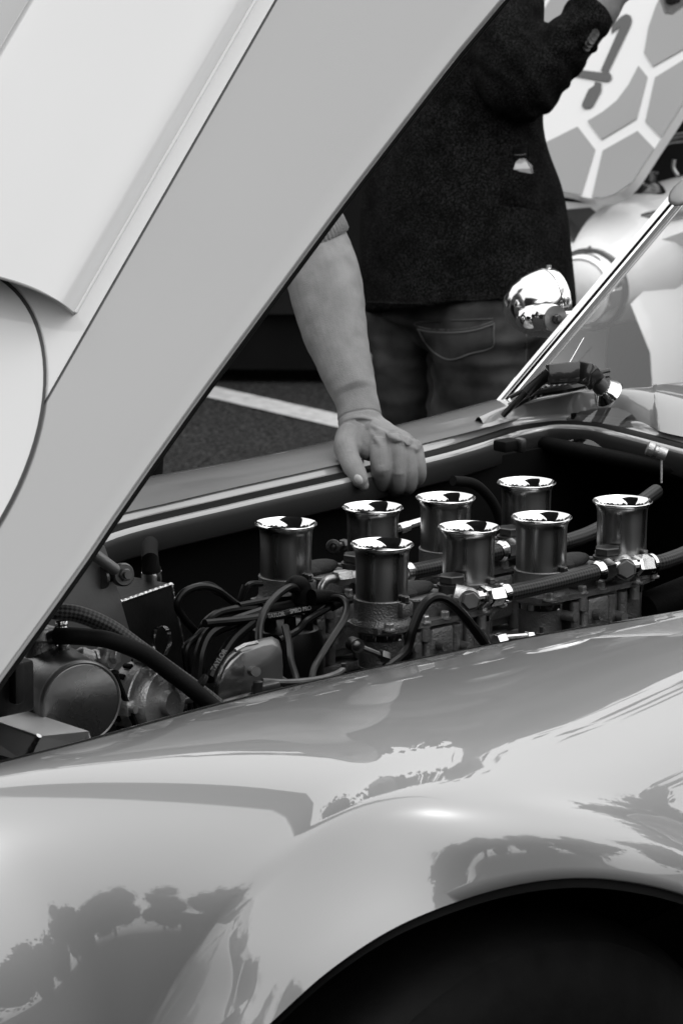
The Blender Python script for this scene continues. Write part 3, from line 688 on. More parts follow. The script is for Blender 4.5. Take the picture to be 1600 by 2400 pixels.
# tank outlet fittings
mb = MB(); mb.cyl(at(184, 1503, Y=-.06), at(212, 1512, Y=-.065), .0075); mb.sph(at(190, 1506, Y=-.06), .0085, 14); mb.cyl(at(212, 1510, Y=-.065), at(235, 1506, Y=-.068), .0058); mb.hexn(at(216, 1510, Y=-.066), at(226, 1508, Y=-.067), .0078); fit = build(mb, 'tank_fitting', 'cast_light', car)
mb = MB(); c = at(246, 1508, Y=-.07); d = (-FW*.5+RT); mb.lathe([(.006, -.006), (.0115, -.006), (.0125, -.004), (.0125, .004), (.0115, .006), (.006, .006)], c, d, 24); mb.hexn(c+d.normalized()*.006, c+d.normalized()*.013, .0072); mb.cyl(c-UP*.010, at(258, 1548, Y=-.075), .0035); build(mb, 'banjo', 'cast_light', fit)
mb = MB(); a, b = at(262, 1545, Y=-.09), at(322, 1690, Y=-.11); mb.tube([a, a.lerp(b, .3), b], .0042, 8, flat=.5); mb.sph(a, .0052, 12, (1, 1, .5)); build(mb, 'tank_strap', 'black_rubber', car)
# alternator: finned drum with slots, lugs and terminal
ac = at(338, 1606, Y=-.085); adx = (RT*.80-FW*.55-UP*.10).normalized(); xa, ya, da = frame(adx)
mb = MB(); mb.lathe([(0, -.024), (.030, -.024), (.034, -.021), (.036, -.017), (.036, -.006), (.0375, -.005), (.0375, .004), (.036, .005), (.036, .016), (.032, .022), (.012, .024), (.012, .032), (0, .032)], ac, adx, 40); alt = build(mb, 'alternator', 'cast_light', car)
for k in range(16):
    a = 2*math.pi*k/16; rr = xa*math.cos(a)+ya*math.sin(a); tt = da.cross(rr)
    M = Matrix((rr, tt, da)).transposed()
    mb = MB(); mb.box(ac+rr*.0365-da*.012, (.004, .0055, .010), M, bev=.001); build(mb, 'vent_slot', 'bay_black', alt)
    if k % 4 == 0:
        mb = MB(); mb.box(ac+rr*.040, (.012, .016, .024), M, bev=.003); mb.cyl(ac+rr*.041+da*.012, ac+rr*.041+da*.018, .004, n=12); build(mb, 'mounting_lug', 'cast_light', alt)
mb = MB(); mb.box(at(352, 1552, Y=-.10), (.022, .014, .018), bev=.003); mb.cyl(at(352, 1562, Y=-.10), at(364, 1568, Y=-.104), .006); build(mb, 'terminal_block', 'cast_light', alt)
for q in ((395, 1612), (410, 1622), (385, 1640), (425, 1608), (405, 1648)):
    mb = MB(); mb.box(at(*q, Y=-.08), (.016, .010, .006), Matrix.Rotation(random.random(), 3, 'Z'), bev=.001); build(mb, 'wire_connector', 'steel_dark', car)
for k, q in enumerate((((370, 1590), (400, 1590), (430, 1612), (440, 1650)), ((372, 1625), (400, 1618), (420, 1630), (430, 1660)), ((380, 1570), (410, 1572), (440, 1590), (452, 1640)))):
    mb = MB(); mb.tube(crs([at(x, y, Y=-.075) for x, y in q], 6), .0022, 8); build(mb, 'wire', 'lead_black', car)
# bracket plate with the stay pivot
pp = [(190, 1268), (214, 1257), (240, 1254), (247, 1274), (322, 1536), (262, 1545), (110, 1500), (60, 1430)]
mb = MB(); mb.poly([at(x, y, Y=.095) for x, y in pp], (0, .003, 0)); plate = build(mb, 'stay_bracket', 'sheet', car, sharp=30)
mb = MB(); c = at(232, 1327, Y=.094); d = V((1, -.12, .02)).normalized()
mb.lathe([(.0115, 0), (.0115, .003), (.0085, .0045)], c, d, 28, True, True); mb.cyl(c, at(283, 1318, Y=.090), .0062, n=20); build(mb, 'pivot_boss', 'steel_dark', plate)
stay_top = at(60, 1160, Y=.07)
mb = MB(); mb.tube([stay_top, at(203, 1264, Y=.08), at(264, 1309, Y=.085)], .0062, 14); stay = build(mb, 'bonnet_stay', 'sheet', car)
mb = MB(); c = at(281, 1320, Y=.083); d = -FW+RT*.55; d.normalize()
mb.lathe([(.0055, -.005), (.0105, -.005), (.0120, -.003), (.0120, .003), (.0105, .005), (.0055, .005)], c, d, 28); mb.hexn(c+d*.004, c+d*.009, .0068); mb.cyl(c-d*.008, c+d*.014, .0042, n=14); build(mb, 'rod_eye', 'steel_dark', stay)
# black welded overflow box
bx = [(277, 1382), (394, 1341), (403, 1386), (433, 1540), (322, 1540)]
BP = [at(x, y, Y=.11) for x, y in bx]
mb = MB(); mb.poly(BP, (-.01, .075, 0)); obx = build(mb, 'overflow_box', 'black_box', car, sharp=30)
mb = MB(); rr = []
P = [BP[0].lerp(BP[1], k/60) for k in range(61)]+[BP[1].lerp(BP[2], k/18) for k in range(1, 19)]+[BP[2].lerp(BP[3], k/60) for k in range(1, 50)]
mb.tube(P, [(.0017 if k < 62 else .0011)*(1+.22*math.sin(k*2.6)) for k in range(len(P))], 8); build(mb, 'weld_bead', 'weld', obx)
n0 = at(352, 1350, Y=.14); n1 = at(345, 1287, Y=.14)
mb = MB(); mb.cyl(n0, n0.lerp(n1, .45), .0085); build(mb, 'box_neck', 'cast_light', obx)
clamp(n0.lerp(n1, .42), n1-n0, .0095, obx)
mb = MB(); mb.tube([n0.lerp(n1, .35), n0.lerp(n1, .7), n1, at(344, 1262, Y=.17), at(345, 1250, Y=.2)], [.009, .0105, .009, .0085, .0085], 16); build(mb, 'box_hose', 'bay_black', obx)
# dipstick with looped handle
mb = MB(); L_ = crs([at(x, y, Y=.0) for x, y in ((356, 1500), (351, 1470), (358, 1446), (374, 1439), (387, 1452), (390, 1478), (379, 1505))], 8); w = FW*.010+RT*.0036
mb.grid([[p-w*.5 for p in L_], [p+w*.5 for p in L_]]); mb.grid([[p-w*.5+UP*.0008 for p in L_], [p+w*.5+UP*.0008 for p in L_]]); dip = build(mb, 'dipstick', 'chrome', car)
mb = MB(); mb.tube([at(356, 1498, Y=0), at(368, 1578, Y=0)], .0018, 8); mb.cyl(at(364, 1560, Y=0), at(367, 1574, Y=0), .0052); build(mb, 'dipstick_tube', 'polished', dip)
# folded aluminium duct in the nose
T1, T2, T3, T4 = at(-160, 1560, Z=.752), at(204, 1680, Z=.752), at(88, 1692, Z=.752), at(-160, 1602, Z=.752)
B2, B3, B4 = at(214, 1712, Z=.735), at(56, 1750, Z=.725), at(-160, 1690, Z=.72)
mb = MB(); mb.v += [T1, T2, T3, T4, B2, B3, B4, T1-V((0, 0, .1)), T2-V((0, 0, .1))]; mb.f += [(0, 1, 2, 3), (2, 1, 4, 5), (3, 2, 5, 6), (0, 7, 8, 1), (1, 8, 4)]
mb.f = [f for f in mb.f]; duct = build(mb, 'air_duct', 'duct_metal', car, smooth=False)
mb = MB(); P = [T3.lerp(B3, k/14)+V((0, -.001, .001)) for k in range(15)]; mb.tube(P, [.0028*(1+.5*noise.noise(V((k*2.1, 0, 0)))) for k in range(15)], 8); P = [T3.lerp(T4, k/40) for k in range(41)]; mb.tube(P, .0010, 6); build(mb, 'weld_bead', 'weld', duct)
mb = MB(); mb.box(at(18, 1580, Y=-.10), (.05, .02, .05), bev=.004); mb.box(at(38, 1568, Y=-.12), (.012, .012, .04), bev=.003); build(mb, 'relay_box', 'black_box', car)
mb = MB(); mb.tube(crs([at(x, y, Y=.32) for x, y in ((1040, 1104), (1085, 1110), (1118, 1136), (1140, 1172), (1152, 1215))], 8), .006, 14, uvk=(18, 340)); build(mb, 'breather_hose', 'bay_black', car)
# bits on the bulkhead
mb = MB(); mb.box(at(1165, 1022, Y=.44), (.030, .022, .014), bev=.003); lt = build(mb, 'latch_bracket', 'bay_black', car); mb = MB(); mb.box(at(1194, 1022, Y=.43), (.010, .014, .018), bev=.003); build(mb, 'latch_tab', 'steel_dark', lt)
c = at(1500, 1033, Y=.16); d = (RT*.9-UP*.35).normalized(); mb = MB(); mb.lathe([(.0068, 0), (.0085, .001), (.0085, .008), (.006, .010), (.006, .014), (.0075, .014), (.0075, .024)], c-d*.008, d, 24, True, True); mb.cyl(c+d*.010, c+d*.010-UP*.035, .0014, n=8); build(mb, 'bulkhead_fitting', 'cast_light', car)
mb = MB(); P = [at(1480+k*2.2, 1404-k*.9, Y=-.02) for k in range(50)]; mb.tube(P, [.019+.0022*math.sin(k*2.1) for k in range(50)], 16); build(mb, 'corrugated_hose', 'black_rubber', car)
# ================================================================ WINDSCREEN, WIPER, MIRROR
p0 = at(1118, 962, Y=.66); p1 = at(1532, 470, Y=.60); dp = (p1-p0); pdir = dp.normalized()
p0e = p0-dp*.06; p1e = p1+dp*.30
wn_ = V((-1, 0, .9)); 
side = V((0, 1, 0)); side = (side-pdir*side.dot(pdir)).normalized(); nrm = pdir.cross(side).normalized()
near0 = V((p0e.x+.02, 2*YC-p0e.y, p0e.z)); near1 = V((p1e.x+.02, 2*YC-p1e.y, p1e.z))
def wsp(s, t):                               # s 0 far .. 1 near, t 0 base .. 1 top
    a = p0e.lerp(near0, s); b = p1e.lerp(near1, s); bow = 4*s*(1-s)
    return a.lerp(b, t)+V((-.075*bow, 0, .012*bow*(1-t)))
mb = MB(); mb.grid([[wsp(s/20, t/10) for s in range(21)] for t in range(11)]); ws_ = build(mb, 'windscreen', 'screen_glass', car, sharp=80)
fn_ = (nrm if nrm.z > 0 else -nrm)
def strip(a, b, h, m, name):
    mb = MB(); P = [p0e.lerp(p1e, k/12) for k in range(13)]
    mb.grid([[p-side*a+fn_*(h-.004) for p in P], [p-side*(a+.0006)+fn_*h for p in P], [p-side*((a+b)/2)+fn_*(h+.0012) for p in P], [p-side*(b-.0006)+fn_*h for p in P], [p-side*b+fn_*(h-.004) for p in P]]); return build(mb, name, m, ws_, sharp=50)
strip(-.006, .0065, .004, 'chrome', 'pillar'); strip(.0065, .0095, .0015, 'black_rubber', 'pillar_seal'); strip(.0095, .0155, .003, 'chrome', 'pillar_trim'); strip(.0155, .0215, .001, 'black_rubber', 'pillar_seal'); strip(.0215, .0245, .002, 'chrome', 'pillar_trim')
mb = MB(); mb.tube([p0e.lerp(p1e, k/10)-fn_*.006+side*.002 for k in range(11)], .007, 12); build(mb, 'pillar_core', 'sheet', ws_)
mb = MB(); mb.tube([wsp(s/20, 1) for s in range(21)], .008, 12); mb.tube([near0.lerp(near1, k/6) for k in range(7)], .008, 12); build(mb, 'header_rail', 'chrome', ws_)
mb = MB(); mb.tube([wsp(s/20, 0)+V((0, 0, .004)) for s in range(21)], .010, 12); build(mb, 'base_seal', 'black_rubber', ws_)
mb = MB(); mb.box(at(1182, 888, Y=.67), (.022, .010, .014), Matrix.Rotation(-.7, 3, 'Y'), bev=.002); build(mb, 'pillar_clip', 'chrome', ws_)
# vertical trim on the glass seen below the mirror
mb = MB(); a = at(1300, 845, Y=.57); b = at(1340, 775, Y=.57); mb.tube([a, b], .0008, 6); build(mb, 'glass_edge', 'polished', ws_)
# wiper
wp = at(1372, 870, Y=.36); wb = at(1410, 906, Y=.34)
mb = MB(); bx_ = at(1392, 900, Z=.838); tp = at(1367, 872, Y=bx_.y+.002)
mb.lathe([(.020, -.004), (.016, .003), (.0125, .008)], bx_, tp-bx_, 24, True, True); mb.cyl(bx_, bx_.lerp(tp, .45), .0125, .0115, 24); wip = build(mb, 'wiper_spindle', 'chrome', car)
mb = MB(); mb.cyl(bx_.lerp(tp, .40), bx_.lerp(tp, 1.0), .0118, .0105, 24); build(mb, 'spindle_cap', 'steel_dark', wip)
yy = tp.y
arm = [at(1365, 862, Y=yy), at(1352, 846, Y=yy), at(1330, 842, Y=yy+.01), at(1262, 848, Y=yy+.03), at(1215, 890, Y=yy+.06), at(1160, 945, Y=yy+.10)]
A2 = [p-UP*.016 for p in arm]
mb = MB()
for k in range(len(arm)-1):
    m_ = (arm[k]+arm[k+1])/2; x = (arm[k+1]-arm[k]); L_ = x.length; x.normalize(); y = FW.cross(x).normalized(); z = x.cross(y)
    wd = (.026, .028, .026, .014, .008)[k]
    mb.box(m_-UP*.5*wd*.5, (L_+.006, wd, .012), Matrix((x, y, z)).transposed(), bev=.002)
build(mb, 'wiper_arm', 'car_black', wip)
mb = MB(); P = [at(1400, 872, Y=yy+.04), at(1300, 892, Y=yy+.07), at(1230, 905, Y=yy+.10), at(1170, 935, Y=yy+.12)]; mb.tube(crs(P, 6), .0055, 8); mb.tube([p+UP*.012 for p in crs(P, 6)], .003, 8)
for k in range(9): q = P[1].lerp(P[3], k/9); mb.tube([q, q+UP*.014+RT*.006], .0020, 6)
build(mb, 'wiper_blade', 'car_black', wip)
# wing mirror: chrome bullet shell on a stub bracket outside the far pillar
mc = at(1243, 690, Y=.74); dm = depth(mc); pxm = dm/FPX*PS
axm = (RT*-.86-FW*.46-UP*.14).normalized()
tip = axm
mb = MB(); rad = 80*pxm
pr = [(0, 1.22), (.22, 1.19), (.44, 1.08), (.64, .88), (.81, .60), (.92, .32), (.98, .08), (1.0, -.04), (1.0, -.06), (1.012, -.07), (1.012, -.34), (.97, -.40), (.90, -.40), (0, -.38)]
mcc = at(1246, 697, Y=.74)
mb.lathe([(r*rad, h*rad) for r, h in pr], mcc, axm, 40); mir = build(mb, 'wing_mirror', 'satin_chrome', car, sharp=40)
mb = MB(); mb.lathe([(1.002*rad, -.045*rad), (1.006*rad, -.075*rad)], mcc, axm, 40); build(mb, 'rim_joint', 'line_dark', mir)
s0 = mcc+axm*rad*.35-UP*rad*.40-FW*rad*.75
mk = at(1268, 735, Y=.70); sc = at(1275, 732, d=depth(mcc)-.085)
ad = (sc-s0).normalized()
fc = (-FW*.85+RT*.45-UP*.1).normalized()
mb = MB(); mb.sph(s0+ad*.0, .022, 18, (1.2, 1.0, .8)); mb.cyl(s0, sc-fc*.02, .017, .016, 24); mb.lathe([(.0155, -.026), (.0185, -.022), (.0185, -.004), (.0175, 0)], sc, fc, 32, True, True); mt = build(mb, 'mirror_mount', 'chrome', mir)
mb = MB(); mb.lathe([(.0172, .0004), (.0172, .0014), (0, .0016)], sc, fc, 32); build(mb, 'mount_face', 'sheet', mir)
mb = MB(); mb.hexn(sc+fc*.001, sc+fc*.009, .0068, .3); mb.cyl(sc, sc+fc*.012, .0036); build(mb, 'mount_nut', 'steel_dark', mir)
mb = MB(); mb.tube([sc-fc*.012, sc-fc*.012+RT*.04+UP*.004, p0.lerp(p1, .42)], [.008, .007, .006], 12); build(mb, 'mirror_stem', 'chrome', mir)
for q in ((1260, 677), (1198, 718)):
    pq = at(*q, d=depth(mcc)-.040); mb = MB(); mb.sph(pq, .0030, 10); build(mb, 'rivet', 'chrome', mir)
mb = MB(); mb.cyl(mcc+UP*rad*.95-axm*rad*.2, mcc+UP*rad*1.09-axm*rad*.2, .0042); build(mb, 'top_screw', 'chrome', mir)
# ================================================================ MAN IN THE WOOL JACKET (stands beyond the car, back to us)
DM = 7.5
def pj(x, y, dd=0): return at(x, y, d=DM+dd)
PXM = DM/FPX*PS
def loft(mb, secs, n=40, cap=True, seg=4):
    # secs: (x, y, dd, rx px, rdepth m, tilt)
    C_ = crs([pj(s[0], s[1], s[2]) for s in secs], seg); RX = crf([s[3]*PXM for s in secs], seg); RD = crf([s[4] for s in secs], seg)
    pr = None
    for k, c in enumerate(C_):
        t = (C_[min(k+1, len(C_)-1)]-C_[max(0, k-1)]).normalized()
        dpt = (FW-t*FW.dot(t)).normalized(); sd_ = t.cross(dpt).normalized()
        b = mb.ring(c, sd_, dpt, RX[k], RD[k], n)
        if pr is None:
            if cap: mb.f.append(tuple(b+i for i in reversed(range(n))))
        else: mb.bridge(pr, b, n)
        pr = b
    if cap: mb.f.append(tuple(pr+i for i in range(n)))
gA = gz(pj(1090, 700).x, pj(1090, 700).y)
def ground_under(x, y, dd):
    p = pj(x, y, dd); return V((p.x, p.y, gz(p.x, p.y)))
# body under the clothes: one mesh
mb = MB()
loft(mb, [(1060, 800, .05, 120, .10, 0), (1070, 600, .05, 130, .10, 0), (1075, 350, .05, 140, .11, 0), (1075, 100, .05, 150, .11, 0), (1085, -80, .06, 150, .10, 0), (1090, -140, .06, 70, .07, 0), (1095, -200, .07, 62, .06, 0)], 24)
mb.sph(pj(1105, -300, .08), .11, 20, (.85, .95, 1.15))
mb.tube([pj(1125, -70, -.02), pj(1160, 60, -.08), pj(1212, 190, -.12), pj(1300, 110, -.12), pj(1385, 10, -.12), pj(1400, -30, -.12)], [.055, .05, .045, .042, .034, .034], 16)
hb = pj(1398, -8, -.12)
mb.tube([hb, hb+UP*.04+RT*.01, hb+UP*.08+RT*.015], [.034, .042, .038], 14, flat=.5)
for k, o in enumerate((-.030, -.010, .010, .028)):
    q = hb+UP*.08+RT*(.012+o); mb.tube([q-UP*.02, q+UP*.03, q+UP*.055-FW*.015, q+UP*.06-FW*.04], [.0095, .009, .0085, .0075], 8)
mb.tube([hb+RT*.03, hb+RT*.055+UP*.03, hb+RT*.055+UP*.065], [.012, .011, .009], 8)
mb.tube([pj(1000, -70, .12), pj(960, 60, .28), pj(980, 120, .42)], [.055, .045, .036], 14)
for (lx, ly, ldd) in ((1100, 800, .02), (920, 800, .12)):
    g0 = ground_under(lx, ly, ldd); p = pj(lx, ly, ldd); mb.tube([p, p.lerp(g0, .5), g0+V((0, 0, .06))], [.075, .055, .04], 16)
    mb.tube([g0+V((0, 0, .05)), g0+V((.1, .09, .03))], [.045, .035], 12)
me = remesh(mb, .007, 2); man = meshobj(me, 'person', 'skin'); tag(man, 'man in a dark tweed jacket and jeans, turned away, one arm raised', 'person')
# jacket
mb = MB()
loft(mb, [(1083, 712, .02, 246, .165, 0), (1082, 690, .02, 246, .165, 0), (1072, 600, .02, 245, .160, 0), (1062, 500, .02, 240, .155, 0), (1050, 400, .02, 228, .150, 0), (1052, 300, .03, 205, .150, 0), (1062, 180, .03, 188, .150, 0), (1070, 60, .04, 180, .150, 0), (1078, -50, .05, 165, .14, 0), (1085, -115, .06, 105, .10, 0), (1090, -150, .06, 72, .08, 0)], 48)
loft(mb, [(1110, -70, -.01, 96, .085, 0), (1142, 0, -.05, 100, .085, 0), (1160, 70, -.09, 94, .082, 0), (1178, 140, -.12, 90, .080, 0), (1200, 195, -.13, 82, .074, 0), (1230, 178, -.13, 73, .070, 0), (1276, 124, -.13, 68, .066, 0), (1322, 72, -.13, 62, .060, 0), (1368, 14, -.13, 56, .050, 0)], 28, seg=5)
loft(mb, [(1010, -70, .10, 90, .08, 0), (970, 30, .2, 80, .07, 0), (960, 90, .34, 65, .06, 0)], 24)
elb = pj(1205, 190, -.13)
fold0 = pj(1150, 60, -.09); fold1 = pj(1330, 80, -.13)
def jfn(p, n):
    a = noise.noise(p*5.5)*.013+noise.noise(V((p.x*9, p.y*9, p.z*3.5))+V((3, 1, 2)))*.007+noise.noise(V((p.x*16, p.y*16, p.z*5)))*.004
    d = (p-elb).length
    k = math.exp(-(d/.11)**2)
    u = (p-elb).dot((fold1-elb).normalized())
    a += k*.0040*math.sin(u*150+4*noise.noise(p*18))
    d2 = (p-fold1).length; a += math.exp(-(d2/.09)**2)*.0032*math.sin(((p-fold1).dot(UP))*170+5*noise.noise(p*14))
    return p+n*a
me = remesh(mb, .006, 6, jfn); jk = meshobj(me, 'jacket', 'wool', man)
# surface helper: nearest jacket / jean point along the view ray
def hit(o, x, y, lift=0):
    from mathutils.bvhtree import BVHTree
    if o.name not in _bvh:
        _bvh[o.name] = BVHTree.FromPolygons([v.co.copy() for v in o.data.vertices], [tuple(p.vertices) for p in o.data.polygons])
    r = rayd(x, y).normalized(); loc, n, i, d = _bvh[o.name].ray_cast(CAM, r)
    return None if loc is None else loc-r*lift
_bvh = {}
def trace(o, pts, lift, seg=6):
    out = []
    for p in crs([V((x, y, 0)) for x, y in pts], seg):
        h = hit(o, p.x, p.y, lift)
        if h is not None: out.append(h)
    return out
def seam(o, name, pts, r, m, lift=.0006, parent=None):
    P = trace(o, pts, lift)
    if len(P) > 2:
        mb = MB(); mb.tube(P, r, 6); return build(mb, name, m, parent or o)
seam(jk, 'vent_seam', [(822, 470), (824, 560), (830, 680)], .0022, 'bay_black')
seam(jk, 'pocket_welt', [(1150, 386), (1195, 396), (1242, 402)], .0035, 'wool')
seam(jk, 'hem', [(846, 694), (950, 697), (1080, 701), (1200, 703), (1300, 702)], .0032, 'wool', -.001)
for k, q in enumerate(((1366, 76), (1361, 84), (1356, 92), (1351, 100), (1346, 108))):
    h = hit(jk, q[0], q[1], .002)
    if h:
        mb = MB(); mb.lathe([(.0075, 0), (.0078, .002), (.0068, .0035), (.005, .003), (0, .0026)], h, -FW+RT*.6, 16); build(mb, 'cuff_button', 'button', jk)
pr_ = []
for j in range(9):
    row = []
    for i in range(13):
        x_ = 1150+93*i/12; y_ = 386+16*i/12+80*j/8; e_ = math.sin(math.pi*min(1, max(0, i/12)))**.5
        h = hit(jk, x_, y_, (.024*(1-j/8)**.7*e_+.002))
        row.append(h if h is not None else row[-1])
    pr_.append(row)
mb = MB(); mb.grid(pr_); build(mb, 'pocket', 'wool', jk, sharp=80)
# jeans
mb = MB()
loft(mb, [(1085, 600, .03, 190, .12, 0), (1080, 680, .03, 200, .13, 0), (1070, 760, .04, 195, .125, 0), (1050, 810, .05, 120, .10, 0)], 40)
gr_ = ground_under(1100, 900, .02); pr_ = pj(1085, 960, .02); 
loft(mb, [(1110, 680, -.01, 128, .115, 0), (1110, 760, -.02, 126, .112, 0), (1102, 850, -.01, 110, .102, 0), (1088, 930, .0, 92, .092, 0), (1080, 1010, .02, 84, .085, 0), (1076, 1150, .04, 78, .08, 0), (1076, 1420, .06, 72, .075, 0)], 36)
loft(mb, [(935, 690, .10, 100, .11, 0), (920, 780, .12, 78, .105, 0), (916, 880, .14, 70, .095, 0), (916, 1000, .15, 68, .088, 0), (918, 1400, .18, 64, .08, 0)], 36)
def dfn(p, n):
    a = noise.noise(V((p.x*8, p.y*8, p.z*14)))*.010+(.5-abs(noise.noise(V((p.x*10, p.y*10, p.z*26)))))*.012+noise.noise(V((p.x*22, p.y*22, p.z*50)))*.003
    return p+n*a
me = remesh(mb, .006, 4, dfn); jn = meshobj(me, 'jeans', 'denim', man)
seam(jn, 'pocket_stitching', [(958, 756), (990, 762), (1040, 764), (1090, 758), (1134, 744)], .0016, 'stitch', .0045)
seam(jn, 'pocket_stitching', [(960, 750), (990, 756), (1040, 757), (1090, 751), (1132, 738)], .0011, 'stitch', .003)
seam(jn, 'pocket_stitching', [(1134, 742), (1133, 770), (1129, 798), (1080, 812), (1035, 826), (1000, 812), (975, 785), (960, 757)], .0012, 'stitch', .003)
bot_ = [(960, 757), (975, 785), (1000, 812), (1035, 826), (1080, 812), (1129, 798), (1133, 770), (1134, 744)]
rr_ = []
for j in range(7):
    row = []
    for i in range(15):
        x_ = 962+170*i/14; yt = 757-13*i/14; yb = interp([(960, 757), (975, 785), (1000, 812), (1035, 826), (1080, 812), (1129, 799), (1134, 798)], x_)
        h = hit(jn, x_, yt+(yb-yt)*j/6, .004 if 0 < i < 14 and j < 6 else .0015)
        row.append(h if h is not None else row[-1])
    rr_.append(row)
mb = MB(); mb.grid(rr_); build(mb, 'back_pocket', 'denim', jn, sharp=80)
seam(jn, 'side_seam', [(1206, 720), (1208, 800), (1200, 900)], .0012, 'stitch', .0001)
seam(jn, 'pocket_edge', [(958, 752), (965, 740), (1132, 732)], .0016, 'line_dark')
for lx, dd in ((1080, .06), (918, .18)):
    g0 = ground_under(lx, 1380, dd); mb = MB(); mb.tube([g0+V((-.06, -.06, .045)), g0+V((.02, .02, .05)), g0+V((.12, .11, .035)), g0+V((.18, .165, .03))], [.045, .052, .045, .026], 16, flat=.8); build(mb, 'shoe', 'car_black', man)
mb = MB(); mb.sph(pj(1105, -318, .085), .12, 20, (.87, .97, 1.1)); build(mb, 'hair', 'hair', man)
# bottle in the jacket pocket
hit(jk, 1212, 396); _l, _n, _i, _d = _bvh[jk.name].ray_cast(CAM, rayd(1206, 396).normalized())
bt = _l-_n*.020
ba = (UP*1.0-RT*.25+_n*.42).normalized()
mat('clear_plastic', .95, 0, .06, trans=.6, ior=1.4, coat=1)
mb = MB(); n = 12
prof_ = [(.0, -.10), (.030, -.10), (.031, -.02), (.030, .0), (.0265, .016), (.018, .026), (.0125, .031), (.0125, .036)]
x_, y_, d_ = frame(ba); pr = None
for r, h in prof_:
    b = len(mb.v)
    for i in range(n):
        a = 2*math.pi*i/n; rr = r*(1+.10*math.cos(5*a)*(1 if -.03 < h < .028 else 0)); mb.v.append(bt+d_*h+x_*math.cos(a)*rr+y_*math.sin(a)*rr)
    if pr is not None: mb.bridge(pr, b, n)
    pr = b
bot = build(mb, 'water_bottle', 'clear_plastic', sharp=12); tag(bot, 'clear plastic bottle sticking out of the tweed jacket pocket', 'bottle')
mb = MB(); mb.cyl(bt+d_*.033, bt+d_*.050, .0150, n=24); mb.lathe([(.0152, .035), (.0158, .036), (.0158, .038), (.0152, .039)], bt, d_, 24); build(mb, 'bottle_cap', 'car_black', bot)
# ================================================================ PERSON LEANING ON THE FAR FENDER
DH = 5.17; PXH = DH/FPX*PS
def ph(x, y, dd=0): return at(x, y, d=DH+dd)
mb = MB()
AR = [(827, 985, .0, 48), (827, 965, .01, 51), (819, 920, .02, 50), (802, 870, .035, 58), (786, 820, .05, 66), (771, 770, .065, 75), (760, 720, .08, 82), (749, 670, .095, 87), (738, 620, .11, 88), (722, 570, .13, 84), (705, 520, .15, 82), (672, 420, .19, 84), (630, 320, .23, 90)]
P = crs([ph(a, b, c) for a, b, c, r in AR], 5); Rr = crf([r*PXH for *_, r in AR], 5)
pr = None
for k, c in enumerate(P):
    t = (P[min(k+1, len(P)-1)]-P[max(0, k-1)]).normalized(); dpt = (FW-t*FW.dot(t)).normalized(); s_ = t.cross(dpt)
    b = mb.ring(c, s_, dpt, Rr[k], Rr[k]*(.72 if k < 12 else .86), 32)
    if pr is None: mb.f.append(tuple(b+i for i in reversed(range(32))))
    else: mb.bridge(pr, b, 32)
    pr = b
mb.f.append(tuple(pr+i for i in range(32)))
def fing(pts, rs, flat=1, xd=None):
    Q = crs([ph(a, b, c) for a, b, c in pts], 5); rr = crf([r*PXH for r in rs], 5)
    mb.tube(Q, rr, 18, flat=flat, xdir=xd); mb.sph(Q[-1], rr[-1]*.97*(flat if flat < .7 else 1), 12)
    if flat == 1: mb.sph(Q[0], rr[0]*.97, 12)
# back of the hand and palm
fing([(828, 972, .005), (842, 992, 0), (862, 1012, -.010), (880, 1030, -.018)], [50, 53, 56, 48], .55, RT)
fing([(850, 985, .0), (885, 1003, -.005), (920, 1018, -.012), (946, 1034, -.016)], [36, 38, 36, 28], .8)
fing([(815, 985, .0), (806, 1005, -.008), (802, 1030, -.018)], [36, 34, 31], .8)
fing([(870, 1060, .012), (905, 1062, .012), (945, 1062, .010)], [40, 40, 30], .5)
# fingers: knuckle, middle joint, curl under the lip
fing([(868, 1012, -.016), (873, 1040, -.030), (876, 1072, -.036), (877, 1092, -.030), (874, 1108, -.014), (868, 1112, .006)], [26, 26, 26, 25, 22, 18])
fing([(905, 1006, -.016), (911, 1040, -.028), (914, 1080, -.032), (914, 1108, -.026), (910, 1120, -.010), (904, 1120, .008)], [24, 23, 22, 21.5, 19, 16])
fing([(930, 1014, -.014), (936, 1045, -.024), (939, 1085, -.028), (938, 1110, -.022), (934, 1121, -.008), (928, 1120, .008)], [22, 20.5, 20, 19.5, 17, 15])
fing([(952, 1027, -.010), (959, 1052, -.020), (962, 1078, -.022), (961, 1094, -.018), (957, 1103, -.006), (950, 1104, .008)], [20, 18, 17, 16.5, 15, 13])
